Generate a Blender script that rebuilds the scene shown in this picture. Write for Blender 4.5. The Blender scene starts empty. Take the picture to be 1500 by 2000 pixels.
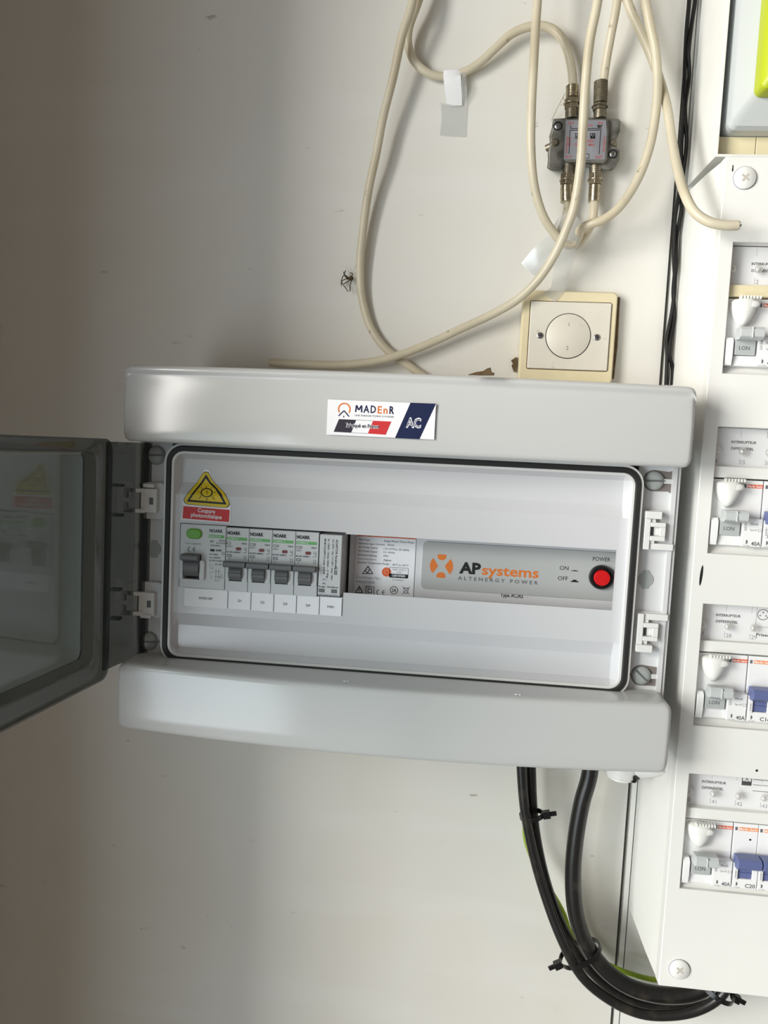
import bpy, bmesh, math, random
from mathutils import Vector, Matrix
random.seed(7)
sc = bpy.context.scene
# ------------------------------------------------------------------ camera, world, lights, exposure
# working frame: x right, z up, d = distance out of the wall, all in mm; (0,0) of x,z is the foot of the camera on the wall
H0 = 1.5                                            # height of that foot above the floor, m
RX, RY, RZ, F, CD = 0.082, 0.094, 0.048, 1509.9, 639.7
def rotm(a, b, c):
    Rx = Matrix(((1,0,0),(0,math.cos(a),-math.sin(a)),(0,math.sin(a),math.cos(a))))
    Ry = Matrix(((math.cos(b),0,math.sin(b)),(0,1,0),(-math.sin(b),0,math.cos(b))))
    Rz = Matrix(((math.cos(c),-math.sin(c),0),(math.sin(c),math.cos(c),0),(0,0,1)))
    return Rz @ Rx @ Ry
R = rotm(RX, RY, RZ)
def bl(a, b, c): return Vector((a, c, -b))
cam = bpy.data.cameras.new('camera'); co = bpy.data.objects.new('camera', cam); sc.collection.objects.link(co)
r0, r1, r2 = bl(*R[0]), -bl(*R[1]), -bl(*R[2])
M = Matrix((r0, r1, r2)).transposed().to_4x4(); M.translation = Vector((0, -CD*.001, H0)); co.matrix_world = M
cam.sensor_fit = 'VERTICAL'; cam.sensor_height = 36; cam.lens = F/2000*36; cam.clip_start = .01; sc.camera = co
def P(px, py, d):                                   # photo pixel at depth d -> (x, z, d) in mm
    v = R.transposed() @ Vector(((px-750)/F, (py-1000)/F, 1.0)); t = (CD-d)/v[2]
    return (t*v[0], -t*v[1], d)

w = bpy.data.worlds.new('room_light'); sc.world = w; w.use_nodes = True
bg = w.node_tree.nodes['Background']; bg.inputs[0].default_value = (1, .90, .81, 1); bg.inputs[1].default_value = .22
def area(name, loc, target, sx, sy, power, col):
    l = bpy.data.lights.new(name, 'AREA'); l.shape = 'RECTANGLE'; l.size = sx; l.size_y = sy; l.energy = power; l.color = col
    o = bpy.data.objects.new(name, l); sc.collection.objects.link(o); o.location = loc
    o.rotation_euler = (Vector(target)-Vector(loc)).to_track_quat('-Z', 'Y').to_euler(); return o
area('doorway_daylight', (-2.15, -1.75, H0+.4), (0, 0, H0), 1.45, 1.4, 150, (1, .978, .92))
area('added_cool_fill', (-1.55, -2.45, H0-.85), (0, 0, H0-.15), 1.3, 1.3, 29, (.82, .93, 1))  # added fill lamp, softens the falloff and cools the lower wall
sc.view_settings.view_transform = 'Standard'; sc.view_settings.look = 'None'
sc.view_settings.gamma = 1; sc.view_settings.use_curve_mapping = False; sc.view_settings.exposure = 0.0

# ------------------------------------------------------------------ materials
def lin(c): c /= 255; return c/12.92 if c <= .04045 else ((c+.055)/1.055)**2.4
def mat(name, rgb, rough=.5, metal=0, spec=.5, noise=0, nscale=300, bump=0, bscale=900, coat=0):
    m = bpy.data.materials.new(name); m.use_nodes = True; nt = m.node_tree; b = nt.nodes['Principled BSDF']
    col = (lin(rgb[0]), lin(rgb[1]), lin(rgb[2]), 1)
    b.inputs['Base Color'].default_value = col; b.inputs['Roughness'].default_value = rough
    b.inputs['Metallic'].default_value = metal; b.inputs['Specular IOR Level'].default_value = spec
    b.inputs['Coat Weight'].default_value = coat; b.inputs['Coat Roughness'].default_value = .08
    if noise or bump:
        tc = nt.nodes.new('ShaderNodeTexCoord')
    if noise:
        n = nt.nodes.new('ShaderNodeTexNoise'); n.inputs['Scale'].default_value = nscale; n.inputs['Detail'].default_value = 5
        nt.links.new(tc.outputs['Object'], n.inputs['Vector'])
        mr = nt.nodes.new('ShaderNodeMapRange'); mr.inputs[1].default_value = .3; mr.inputs[2].default_value = .7
        mr.inputs[3].default_value = 1-noise; mr.inputs[4].default_value = 1+noise*.3
        nt.links.new(n.outputs[0], mr.inputs[0])
        mx = nt.nodes.new('ShaderNodeVectorMath'); mx.operation = 'SCALE'; mx.inputs[0].default_value = col[:3]
        nt.links.new(mr.outputs[0], mx.inputs['Scale']); nt.links.new(mx.outputs[0], b.inputs['Base Color'])
    if bump:
        n2 = nt.nodes.new('ShaderNodeTexNoise'); n2.inputs['Scale'].default_value = bscale; nt.links.new(tc.outputs['Object'], n2.inputs['Vector'])
        bp = nt.nodes.new('ShaderNodeBump'); bp.inputs['Strength'].default_value = bump; bp.inputs['Distance'].default_value = .0005
        nt.links.new(n2.outputs[0], bp.inputs['Height']); nt.links.new(bp.outputs[0], b.inputs['Normal'])
    return m
def clear(name, tint, rough=.05, haze=0, hazecol=(.8,.8,.8), f0=.04):
    m = bpy.data.materials.new(name); m.use_nodes = True; nt = m.node_tree; nt.nodes.clear()
    out = nt.nodes.new('ShaderNodeOutputMaterial'); tr = nt.nodes.new('ShaderNodeBsdfTransparent'); tr.inputs[0].default_value = (*tint, 1)
    gl = nt.nodes.new('ShaderNodeBsdfGlossy'); gl.inputs['Roughness'].default_value = rough; gl.inputs[0].default_value = (1, 1, 1, 1)
    geo = nt.nodes.new('ShaderNodeNewGeometry'); dot = nt.nodes.new('ShaderNodeVectorMath'); dot.operation = 'DOT_PRODUCT'
    nt.links.new(geo.outputs['Incoming'], dot.inputs[0]); nt.links.new(geo.outputs['Normal'], dot.inputs[1]); prev = dot.outputs['Value']
    for op, v, first in (('ABSOLUTE',0,1), ('SUBTRACT',1,0), ('POWER',5,1), ('MULTIPLY',1-f0,1), ('ADD',f0,1)):
        q = nt.nodes.new('ShaderNodeMath'); q.operation = op; q.use_clamp = True
        nt.links.new(prev, q.inputs[0 if first else 1]); q.inputs[1 if first else 0].default_value = v; prev = q.outputs[0]
    mx = nt.nodes.new('ShaderNodeMixShader'); nt.links.new(prev, mx.inputs[0]); nt.links.new(gl.outputs[0], mx.inputs[2])
    if haze:
        df = nt.nodes.new('ShaderNodeBsdfDiffuse'); df.inputs[0].default_value = (*hazecol, 1)
        m2 = nt.nodes.new('ShaderNodeMixShader'); m2.inputs[0].default_value = haze
        nt.links.new(tr.outputs[0], m2.inputs[1]); nt.links.new(df.outputs[0], m2.inputs[2]); nt.links.new(m2.outputs[0], mx.inputs[1])
    else: nt.links.new(tr.outputs[0], mx.inputs[1])
    nt.links.new(mx.outputs[0], out.inputs[0]); return m
def wall_mat(name, rgb, speck=True):
    m = mat(name, rgb, .42, spec=.35, noise=.05, nscale=4, bump=.12, bscale=60); nt = m.node_tree; b = nt.nodes['Principled BSDF']
    src = b.inputs['Base Color'].links[0].from_socket; tc = nt.nodes.new('ShaderNodeTexCoord')
    def layer(src, scale, lo, hi, colr, stretch, amt):
        mp = nt.nodes.new('ShaderNodeMapping'); mp.inputs['Scale'].default_value = stretch; nt.links.new(tc.outputs['Object'], mp.inputs[0])
        n = nt.nodes.new('ShaderNodeTexNoise'); n.inputs['Scale'].default_value = scale; n.inputs['Detail'].default_value = 3; nt.links.new(mp.outputs[0], n.inputs['Vector'])
        r = nt.nodes.new('ShaderNodeMapRange'); r.inputs[1].default_value = lo; r.inputs[2].default_value = hi; r.inputs[3].default_value = 0; r.inputs[4].default_value = amt
        nt.links.new(n.outputs[0], r.inputs[0]); x = nt.nodes.new('ShaderNodeMixRGB'); nt.links.new(r.outputs[0], x.inputs[0]); nt.links.new(src, x.inputs[1])
        x.inputs[2].default_value = (*[lin(c) for c in colr], 1); return x.outputs[0]
    src = layer(src, 16, .72, .8, (120,110,90), (1,1,1), .35)          # small grubby marks
    src = layer(src, 45, .74, .8, (110,100,85), (1,1,2.5), .5)         # specks
    src = layer(src, 5, .5, .8, (206,199,178), (1.2,1,.5), .4)         # yellowed paint
    src = layer(src, 11, .5, .7, (236,238,240), (.35,1,2.2), .2)      # touched-up whiter strokes
    nt.links.new(src, b.inputs['Base Color']); return m
M_ = dict(
 wall=wall_mat('painted_board', (225,223,216)), wall2=wall_mat('painted_board_right', (232,232,227)),
 dark=mat('dark_gap', (18,16,14), .8), floor=mat('concrete', (120,118,112), .8, noise=.15, nscale=6),
 grey=mat('light_grey_plastic', (201,202,201), .17, spec=.5, bump=.03, bscale=700),
 face=mat('faceplate_plastic', (211,211,214), .2, spec=.5), rim=mat('white_grey_plastic', (214,215,216), .3),
 rub=mat('black_rubber', (34,34,33), .55), scr=mat('grey_plastic_screw', (165,170,168), .35),
 clip=mat('white_plastic', (228,228,226), .3), white=mat('white_print', (246,246,250), .55),
 black=mat('black_print', (20,20,24), .5), navy=mat('navy_print', (22,34,74), .35), orange=mat('orange_print', (222,120,44), .45),
 red=mat('red_print', (208,40,44), .45), green=mat('green_print', (104,176,104), .5), yellow=mat('yellow_print', (226,198,34), .45),
 blackn=mat('flag_dark_print', (34,26,46), .4), grayp=mat('grey_print', (120,122,126), .5),
 mcb=mat('breaker_plastic', (206,208,210), .38, bump=.03), lever=mat('dark_grey_lever', (104,105,107), .42),
 btn=mat('green_button', (104,172,52), .35), ind=mat('indicator_red', (120,50,50), .35), inside=mat('enclosure_inside', (120,112,108), .6),
 ap=mat('device_shell', (226,226,229), .35), appan=mat('device_panel', (186,188,187), .3), redb=mat('red_push_button', (214,22,26), .28),
 blk=mat('black_plastic', (16,16,17), .3), cream=mat('cream_plastic', (235,235,231), .35, noise=.02, nscale=30),
 ivory=mat('ivory_plastic', (226,214,178), .45, noise=.06, nscale=40), plate=mat('aged_white_plastic', (222,217,204), .42, noise=.05, nscale=60),
 coax=mat('ivory_cable', (208,199,176), .38, noise=.12, nscale=35), wireb=mat('black_wire', (9,9,9), .5, spec=.25), cablk=mat('black_cable', (30,29,28), .32, noise=.1, nscale=60, bump=.1, bscale=500),
 tarn=mat('tarnished_metal', (150,142,126), .42, metal=.85, noise=.35, nscale=150, bump=.3, bscale=900),
 nick=mat('nickel_connector', (188,178,156), .28, metal=1, noise=.25, nscale=300, bump=.2, bscale=1200),
 rust=mat('corroded_connector', (112,104,86), .6, metal=.5, noise=.4, nscale=300, bump=.5, bscale=900),
 zinc=mat('die_cast_zinc', (140,140,134), .55, metal=.7, noise=.5, nscale=80, bump=.35, bscale=300),
 foil=mat('foil_label', (158,160,168), .45, metal=.4, noise=.2, nscale=70), redp=mat('faded_red_print', (176,84,84), .5),
 steel=mat('steel_screw', (150,150,150), .3, metal=1), brown=mat('brown_residue', (98,78,52), .9, noise=.4, nscale=300),
 gy=mat('yellow_green_insulation', (150,176,52), .4), mwhite=mat('breaker_white', (240,240,240), .35),
 mgrey=mat('pale_grey_lever', (196,200,200), .35), mgrey2=mat('mid_grey_inset', (180,184,184), .45), blue=mat('blue_lever', (100,110,156), .4),
 orp=mat('orange_red_print', (232,104,60), .5), orl=mat('orange_pale_print', (240,150,90), .5),
 paper=mat('paper_strip', (246,246,247), .7), mtr=mat('meter_grey', (192,196,197), .35), lime=mat('lime_green_plastic', (176,188,28), .4),
 lime2=mat('lime_green_edge', (214,226,60), .4), spider=mat('spider_brown', (70,58,36), .8), web=mat('web_silk', (150,145,120), .7),
 tapew=mat('white_tape', (240,240,242), .4),
 tape=clear('clear_tape', (.95,.96,.96), .2, .15, (.9,.9,.9), f0=.07), strip=clear('clear_strip', (.985,.985,.985), .1, .03, (.9,.9,.9)), boss=clear('clear_boss', (.9,.9,.88), .08, .3, (.95,.94,.92), f0=.3),
 smoke=clear('smoked_plastic', (.66,.72,.74), .04, f0=.06), smoked=clear('smoked_plastic_frame', (.46,.48,.48), .07, f0=.06),
 shade_brown=mat('shade_wall_brown', (150,128,100), .6, noise=.2, nscale=8), crossb=mat('recess_beige', (196,190,178), .6), inkgrey=mat('pencil_grey', (150,150,158), .6))
def specks(m, colr, scale, lo, hi, amt):
    nt = m.node_tree; b = nt.nodes['Principled BSDF']; src = b.inputs['Base Color'].links[0].from_socket; tc = nt.nodes.new('ShaderNodeTexCoord')
    n = nt.nodes.new('ShaderNodeTexNoise'); n.inputs['Scale'].default_value = scale; n.inputs['Detail'].default_value = 2; nt.links.new(tc.outputs['Object'], n.inputs['Vector'])
    r = nt.nodes.new('ShaderNodeMapRange'); r.inputs[1].default_value = lo; r.inputs[2].default_value = hi; r.inputs[3].default_value = 0; r.inputs[4].default_value = amt
    nt.links.new(n.outputs[0], r.inputs[0]); x = nt.nodes.new('ShaderNodeMixRGB'); nt.links.new(r.outputs[0], x.inputs[0]); nt.links.new(src, x.inputs[1])
    x.inputs[2].default_value = (*[lin(c) for c in colr], 1); nt.links.new(x.outputs[0], b.inputs['Base Color'])
specks(M_['coax'], (110,92,66), 130, .68, .78, .7); specks(M_['coax'], (176,160,130), 14, .5, .7, .6)
specks(M_['plate'], (150,138,118), 120, .66, .8, .5); specks(M_['ivory'], (150,128,90), 110, .7, .8, .5)
specks(M_['zinc'], (70,68,60), 120, .5, .7, .6); specks(M_['cablk'], (84,78,64), 60, .6, .8, .4)
# ------------------------------------------------------------------ mesh builder (mm in, m out)
_font = {}
def glyphs(s, bold):
    k = (s, bold)
    if k not in _font:
        cu = bpy.data.curves.new('t', 'FONT'); cu.body = s; cu.size = 1; cu.resolution_u = 2; cu.offset = bold
        ob = bpy.data.objects.new('t', cu); me = bpy.data.meshes.new_from_object(ob)
        _font[k] = ([tuple(v.co[:2]) for v in me.vertices], [tuple(p.vertices) for p in me.polygons])
        bpy.data.objects.remove(ob); bpy.data.curves.remove(cu); bpy.data.meshes.remove(me)
    return _font[k]
class MB:
    def __init__(s, T=None): s.v = []; s.f = []; s.m = []; s.T = T
    def add(s, vs, fs, m=0):
        o = len(s.v); s.v += [s.T(*v) if s.T else v for v in vs]
        for f in fs: s.f.append(tuple(i+o for i in f)); s.m.append(m)
        return s
    def box(s, x0, x1, z0, z1, d0, d1, m=0):
        vs = [(x,z,d) for d in (d0,d1) for z in (z0,z1) for x in (x0,x1)]
        return s.add(vs, [(0,2,3,1),(4,5,7,6),(0,1,5,4),(2,6,7,3),(0,4,6,2),(1,3,7,5)], m)
    def loft(s, loops, c0=True, c1=True, ring=False, m=0):
        n = len(loops[0]); vs = [p for l in loops for p in l]; fs = []; k = len(loops)
        for i in range(k if ring else k-1):
            a, b = i*n, ((i+1) % k)*n
            for j in range(n): fs.append((a+j, a+(j+1)%n, b+(j+1)%n, b+j))
        if not ring:
            if c0: fs.append(tuple(range(n))[::-1])
            if c1: fs.append(tuple((k-1)*n+j for j in range(n)))
        return s.add(vs, fs, m)
    def prism(s, loop, d0, d1, m=0): return s.loft([[(x,z,d0) for x,z in loop], [(x,z,d1) for x,z in loop]], m=m)
    def flat(s, loop, d, m=0): return s.add([(x,z,d) for x,z in loop], [tuple(range(len(loop)))], m)
    def ringp(s, outer, inner, d0, d1, m=0):
        L = lambda l, d: [(x,z,d) for x,z in l]
        return s.loft([L(outer,d0), L(outer,d1), L(inner,d1), L(inner,d0)], ring=True, m=m)
    def cone(s, p0, p1, ra, rb, n=20, m=0):
        return s.tube([p0, p1], ra, n, m=m, rs=[ra, rb], smooth=False)
    def disc(s, x, z, r, d0, d1, n=28, m=0, r1=None):
        r1 = r if r1 is None else r1
        return s.loft([circ(x,z,r,n,d0), circ(x,z,r1,n,d1)], m=m)
    def tube(s, pts, r, n=12, m=0, rs=None, smooth=True, closed=False):
        if smooth: pts = catmull(pts, 6, closed)
        pts = [Vector(p) for p in pts]; N = len(pts); loops = []; up = None
        for i, p in enumerate(pts):
            if closed: t = (pts[(i+1)%N]-pts[i-1]).normalized()
            else: t = (pts[min(i+1,N-1)]-pts[max(i-1,0)]).normalized()
            if up is None: up = t.orthogonal().normalized()
            up = (up - t*up.dot(t)).normalized(); sd = t.cross(up)
            q = rs[round(i*(len(rs)-1)/max(1,N-1))] if rs else r
            loops.append([tuple(p+(up*math.cos(a)+sd*math.sin(a))*q) for a in [2*math.pi*j/n for j in range(n)]])
        return s.loft(loops, ring=closed, m=m)
    def grid(s, xs, zs, front, back, holes=(), m=0):   # plate with holes; front/back are depths or functions (i,j)
        nx, nz = len(xs), len(zs); F_ = front if callable(front) else (lambda i, j: front); B_ = back if callable(back) else (lambda i, j: back)
        vs = [(xs[i], zs[j], F_(i,j)) for j in range(nz) for i in range(nx)] + [(xs[i], zs[j], B_(i,j)) for j in range(nz) for i in range(nx)]
        K = nx*nz; solid = lambda i, j: 0 <= i < nx-1 and 0 <= j < nz-1 and (i,j) not in holes; fs = []
        for j in range(nz-1):
            for i in range(nx-1):
                if not solid(i,j): continue
                a, b, c, d = j*nx+i, j*nx+i+1, (j+1)*nx+i+1, (j+1)*nx+i
                fs += [(a,b,c,d), (a+K,d+K,c+K,b+K)]
                if not solid(i,j-1): fs.append((a,a+K,b+K,b))
                if not solid(i,j+1): fs.append((c,c+K,d+K,d))
                if not solid(i-1,j): fs.append((d,d+K,a+K,a))
                if not solid(i+1,j): fs.append((b,b+K,c+K,c))
        return s.add(vs, fs, m)
    def txt(s, t, x, z, h, d, m=0, w=None, al='l', rot=0, bold=0.0, shear=0):   # cap height h, baseline at z
        vs, fs = glyphs(t, bold); cap = .69; k = h/cap
        xs = [v[0] for v in vs]; a, b = min(xs), max(xs); kx = (w/(b-a)) if w else k
        W = (b-a)*kx; off = {'l': 0, 'c': -W/2, 'r': -W}[al]; c, sn = math.cos(rot), math.sin(rot); o = []
        for vx, vy in vs:
            u, v = (vx-a)*kx+off, vy*k; u += shear*v
            o.append((x+u*c-v*sn, z+u*sn+v*c, d))
        return s.add(o, fs, m)
    def line(s, a, b, wd, d, m=0):
        (x0,z0),(x1,z1) = a, b; L = math.hypot(x1-x0, z1-z0) or 1; nx, nz = -(z1-z0)/L*wd/2, (x1-x0)/L*wd/2
        return s.add([(x0+nx,z0+nz,d),(x0-nx,z0-nz,d),(x1-nx,z1-nz,d),(x1+nx,z1+nz,d)], [(0,1,2,3)], m)
    def build(s, name, mats, parent=None, bevel=0, seg=2, ang=35, fix=True):
        if not isinstance(mats, (list, tuple)): mats = [mats]
        o0 = parent['_o'] if parent is not None and '_o' in parent else (0,0,0)
        if parent is None: o0 = (sum(v[0] for v in s.v)/len(s.v), min(v[1] for v in s.v), min(v[2] for v in s.v))
        me = bpy.data.meshes.new(name)
        me.from_pydata([((x-o0[0])*.001, -(d-o0[2])*.001, (z-o0[1])*.001) for x,z,d in s.v], [], s.f)
        for m in mats: me.materials.append(M_[m])
        for p, i in zip(me.polygons, s.m): p.material_index = i
        if fix:
            b = bmesh.new(); b.from_mesh(me); bmesh.ops.recalc_face_normals(b, faces=b.faces); b.to_mesh(me); b.free()
        for p in me.polygons: p.use_smooth = True
        me.set_sharp_from_angle(angle=math.radians(ang))
        o = bpy.data.objects.new(name, me); sc.collection.objects.link(o)
        if parent is not None: o.parent = parent
        else: o.location = (o0[0]*.001, -o0[2]*.001, H0+o0[1]*.001)
        o['_o'] = o0
        if bevel:
            bv = o.modifiers.new('bevel', 'BEVEL'); bv.width = bevel*.001; bv.segments = seg; bv.limit_method = 'ANGLE'; bv.angle_limit = math.radians(40); bv.harden_normals = True
        return o
def ce(b, x, z, h, d, m=0, rot=0):                  # the CE mark as two arcs and a bar
    c_, s_ = math.cos(rot), math.sin(rot)
    for dx, bar in ((0,0),(h*1.12,1)):
        def pt(r, a): u, v = dx+h*.5+r*math.cos(a), h*.5+r*math.sin(a); return (x+u*c_-v*s_, z+u*s_+v*c_)
        for i in range(10):
            a0, a1 = math.radians(90+18*i), math.radians(108+18*i); b.flat([pt(h*.5,a0), pt(h*.5,a1), pt(h*.37,a1), pt(h*.37,a0)], d, m)
        if bar: b.line(pt(h*.4, math.pi), pt(0, 0), h*.13, d, m)
def circ(x, z, r, n=28, d=None, a0=0):
    l = [(x+r*math.cos(a0+2*math.pi*i/n), z+r*math.sin(a0+2*math.pi*i/n)) for i in range(n)]
    return l if d is None else [(a,b,d) for a,b in l]
def rr(x0, x1, z0, z1, r, n=6, d=None):
    l = []
    for cx, cz, a in ((x1-r,z1-r,0),(x0+r,z1-r,90),(x0+r,z0+r,180),(x1-r,z0+r,270)):
        for i in range(n+1): t = math.radians(a+90*i/n); l.append((cx+r*math.cos(t), cz+r*math.sin(t)))
    return l if d is None else [(a,b,d) for a,b in l]
def catmull(p, k, closed=False):
    p = [Vector(q) for q in p]; n = len(p)
    if n < 3: return p
    g = (lambda i: p[i % n]) if closed else (lambda i: p[min(max(i,0),n-1)]); out = []
    for i in range(n if closed else n-1):
        a, b, c, d = g(i-1), g(i), g(i+1), g(i+2)
        for j in range(k):
            t = j/k; out.append(.5*((2*b)+(c-a)*t+(2*a-5*b+4*c-d)*t*t+(-a+3*b-3*c+d)*t**3))
    if not closed: out.append(p[-1])
    return out
def thing(name, label, cat, o=(0,0,0), group=None):
    e = bpy.data.objects.new(name, None); e.empty_display_size = .01; sc.collection.objects.link(e)
    e.location = (o[0]*.001, -o[2]*.001, H0+o[1]*.001); e['_o'] = o; e['label'] = label; e['category'] = cat
    if group: e['group'] = group
    return e
def sub(name, parent):                              # an Empty part that parents sub-parts
    e = bpy.data.objects.new(name, None); e.empty_display_size = .01; sc.collection.objects.link(e); e.parent = parent; e['_o'] = parent['_o']; return e
def tag(o, label, cat, group=None):
    o['label'] = label; o['category'] = cat
    if group: o['group'] = group
    return o
def st(o): o['kind'] = 'structure'; return o
def dup(root, loc, label=None, group=None):
    r = root.copy(); sc.collection.objects.link(r); r.location = (loc[0]*.001, -loc[2]*.001, H0+loc[1]*.001)
    if label: r['label'] = label
    if group: r['group'] = group
    for ch in list(root.children):
        c = ch.copy(); sc.collection.objects.link(c); c.parent = r
        for g in ch.children:
            q = g.copy(); sc.collection.objects.link(q); q.parent = c
    return r

# ------------------------------------------------------------------ the setting
st(MB().box(-1500, 154.4, -1500, 1100, -12, 0).build('wall_back', 'wall'))
st(MB().box(157.4, 161.3, -1500, 1100, -12, 0).build('trim_1', 'wall2'))
st(MB().box(162.3, 1000, -1500, 1100, -12, -.5).build('wall_right', 'wall2'))
st(MB().box(-1500, 1000, -1500, 1100, -30, -12.2).build('wall_core', 'dark'))
st(MB().box(-1500, 1000, -1512, -1500, -30, 2600).build('floor', 'floor'))

st(MB().box(-445, -430, -1500, 1100, 0, 400).build('added_shade_wall', 'shade_brown'))  # unseen wall, added to block light so the back wall darkens leftwards

# ------------------------------------------------------------------ solar enclosure
XL, XR = -239.8, 153.8
enc = thing('electrical_enclosure', 'large light grey wall enclosure with its smoked door swung open to the left', 'enclosure', ((XL+XR)/2, -213.8, 0))
b = MB()                                            # hollow tub
x0, x1, z0, z1 = XL+2, 152.5, -211.8, 48.6
b.loft([rr(x0+4,x1-4,z0+4,z1-4,12,5,0.2), rr(x0,x1,z0,z1,12,5,80), rr(x0+3,x1-3,z0+3,z1-3,10,5,80), rr(x0+7,x1-7,z0+7,z1-7,10,5,3)], True, True)
b.build('back_box', 'rim', enc)
b = MB()                                            # flange around the window
xs = [XL+3, -214, 126.5, 152.5]; zs = [-172, -168, -4, 0]
b.grid(xs, zs, 77, 73, {(1,1)})
b.box(152.5, 155.3, -172, 0, 60, 78.5)
b.build('front_flange', 'rim', enc, .5)
b = MB(); b.ringp(rr(-216.6,128.6,-168.8,-3.2,14,8), rr(-214.8,126.8,-167,-5,12.5,8), 76.5, 86.6)
b.ringp(rr(-210.9,122.9,-163.1,-8.9,9,8), rr(-208.9,120.7,-161.1,-10.9,7.5,8), 76.5, 87); b.build('sealing_lip', 'clip', enc, .4)
b = MB(); b.ringp(rr(-214.7,126.7,-166.9,-5.1,12.4,8), rr(-210.9,122.9,-163.1,-8.9,9,8), 77, 88); b.build('gasket', 'rub', enc, .7)
# face plate
xs = [-209.2, -205.3, -204.2, -79.4, 113.8, 116.2, 120.9]
zs = [-161.4, -157.5, -140.3, -130.2, -110.6, -106.9, -63.6, -62.4, -40.8, -32.2, -14.5, -10.6]
def fd(i, j):
    z = zs[j]
    if i in (0, 6) or j in (0, 11): return 85
    return 84 if -131 < z < -40 else 79.2
holes = {(2,4),(2,5),(2,6),(3,5),(3,6)} | {(3,6),(2,6)}
holes |= set()
b = MB(); b.grid(xs, zs, fd, lambda i, j: fd(i,j)-2, {(2,4),(2,5),(3,5),(2,6)} ); b.build('face_plate', 'face', enc, 0, ang=20)
def cover(name, za, zb, dip_top):                   # bowed top / bottom cover
    N = 40; loops = []
    ends = [0,.0008,.002,.0038,.006,.0082,.0105,.0127,.0155,.019]
    for t in ends+[.019+(.962)*i/N for i in range(1,N)]+[1-e for e in reversed(ends)]:
        x = XL+(XR-XL)*t; u = 2*t-1
        bow = 14.5*(1-u*u); e = min(x-XL, XR-x)
        cr = lambda R_: 0 if e >= R_ else R_-math.sqrt(max(0, R_*R_-(R_-e)**2))
        f = 108+bow-cr(3.2); ins = cr(6.0)
        zt, zl = zb-ins, za+ins
        pr = [(zt,62),(zt,f-5),(zt-.6,f-1.8),(zt-2.2,f-.3)]
        if dip_top: pr += [(zt-4,f-.2),(zt-5.6,f-1.9),(zt-8,f-2.1),(zt-12,f-1.1)]
        else: pr += [(zt-4,f),(zt-9,f+.3),(zt-15,f+.4)]
        pr += [((zt+zl)/2,f-.3 if dip_top else f+.3)]
        pr += [(zl+12,f-.4 if dip_top else f+.1),(zl+4,f-.5 if dip_top else f-.1),(zl+1.9,f-.9),(zl+.6,f-2.0),(zl,f-3.6),(zl,62)]
        loops.append([(x,z,d) for z,d in pr])
    b = MB(); b.loft(loops); return b.build(name, 'grey', enc, ang=50)
cover('top_cover', -3.4, 50.6, True); cover('bottom_cover', -213.8, -164.2, False)
# pocket screws
def pocket_screw(x, z, rot, side, ref='screw'):
    b = MB()
    n = 24; R0 = 6.6; g = .9; dome = [circ(x,z,R0,n,77), circ(x,z,R0,n,78.6), circ(x,z,R0*.9,n,79.6), circ(x,z,R0*.55,n,80.2)]
    b.loft(dome); o = b.build('screw', 'scr', enc, ang=60)
    c, s = math.cos(rot), math.sin(rot)
    q = MB(); q.add([(x+u*c-v*s, z+u*s+v*c, d) for d in (79.9,80.35) for v in (-.7,.7) for u in (-6.1,6.1)], [(0,2,3,1),(4,5,7,6),(0,1,5,4),(2,6,7,3),(0,4,6,2),(1,3,7,5)])
    q.build('slot', 'lever', o)
    k = MB()                                        # pocket outline around the screw
    if side > 0:
        L = [(x-11,z-1),(x-6.4,z-1.2)]+[(x+7.6*math.cos(a),z+7.6*math.sin(a)) for a in [math.radians(190+i*15) for i in range(6)]]+[(x+10,z-7.2),(x+14,z-9.8)]+[(x+14,z+8.4),(x+10,z+6.6)]+[(x+7.6*math.cos(a),z+7.6*math.sin(a)) for a in [math.radians(90+i*15) for i in range(6)]]+[(x-6.4,z+1.2),(x-11,z+1)]
        k.prism(L, 76.6, 77.25); k.build('screw_pocket', 'inside', enc)
        MB().box(x+6.4, x+14.2, z-1.7, z+1.7, 77, 79).build('rib', 'rim', enc, .3)
    else:
        L = [(x+11,z+.8),(x+6.4,z+1)]+[(x+7.6*math.cos(a),z+7.6*math.sin(a)) for a in [math.radians(35+i*20) for i in range(15)]]+[(x+6.4,z-1),(x+11,z-.8)]
        k.prism(L, 76.6, 77.25); k.build('screw_pocket', 'scr', enc)
pocket_screw(137.4, -13.6, .03, 1); pocket_screw(138.9, -154.0, -.72, 1)
pocket_screw(-226.4, -13.2, .06, -1); pocket_screw(-228.8, -155.4, .05, -1)
for x in (-226.6, 136.8):
    b = MB(); L = circ(x, -84.3, 5.4, 32)
    L = [(px, pz) if not (abs((px-x)) < 2.6 and abs(pz+84.3) > 4) else (px, -84.3+(6.6 if pz > -84.3 else -6.6)) for px, pz in L]
    b.prism(L, 76.8, 77.5); b.build('knockout_cap', 'scr', enc, .2)
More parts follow.
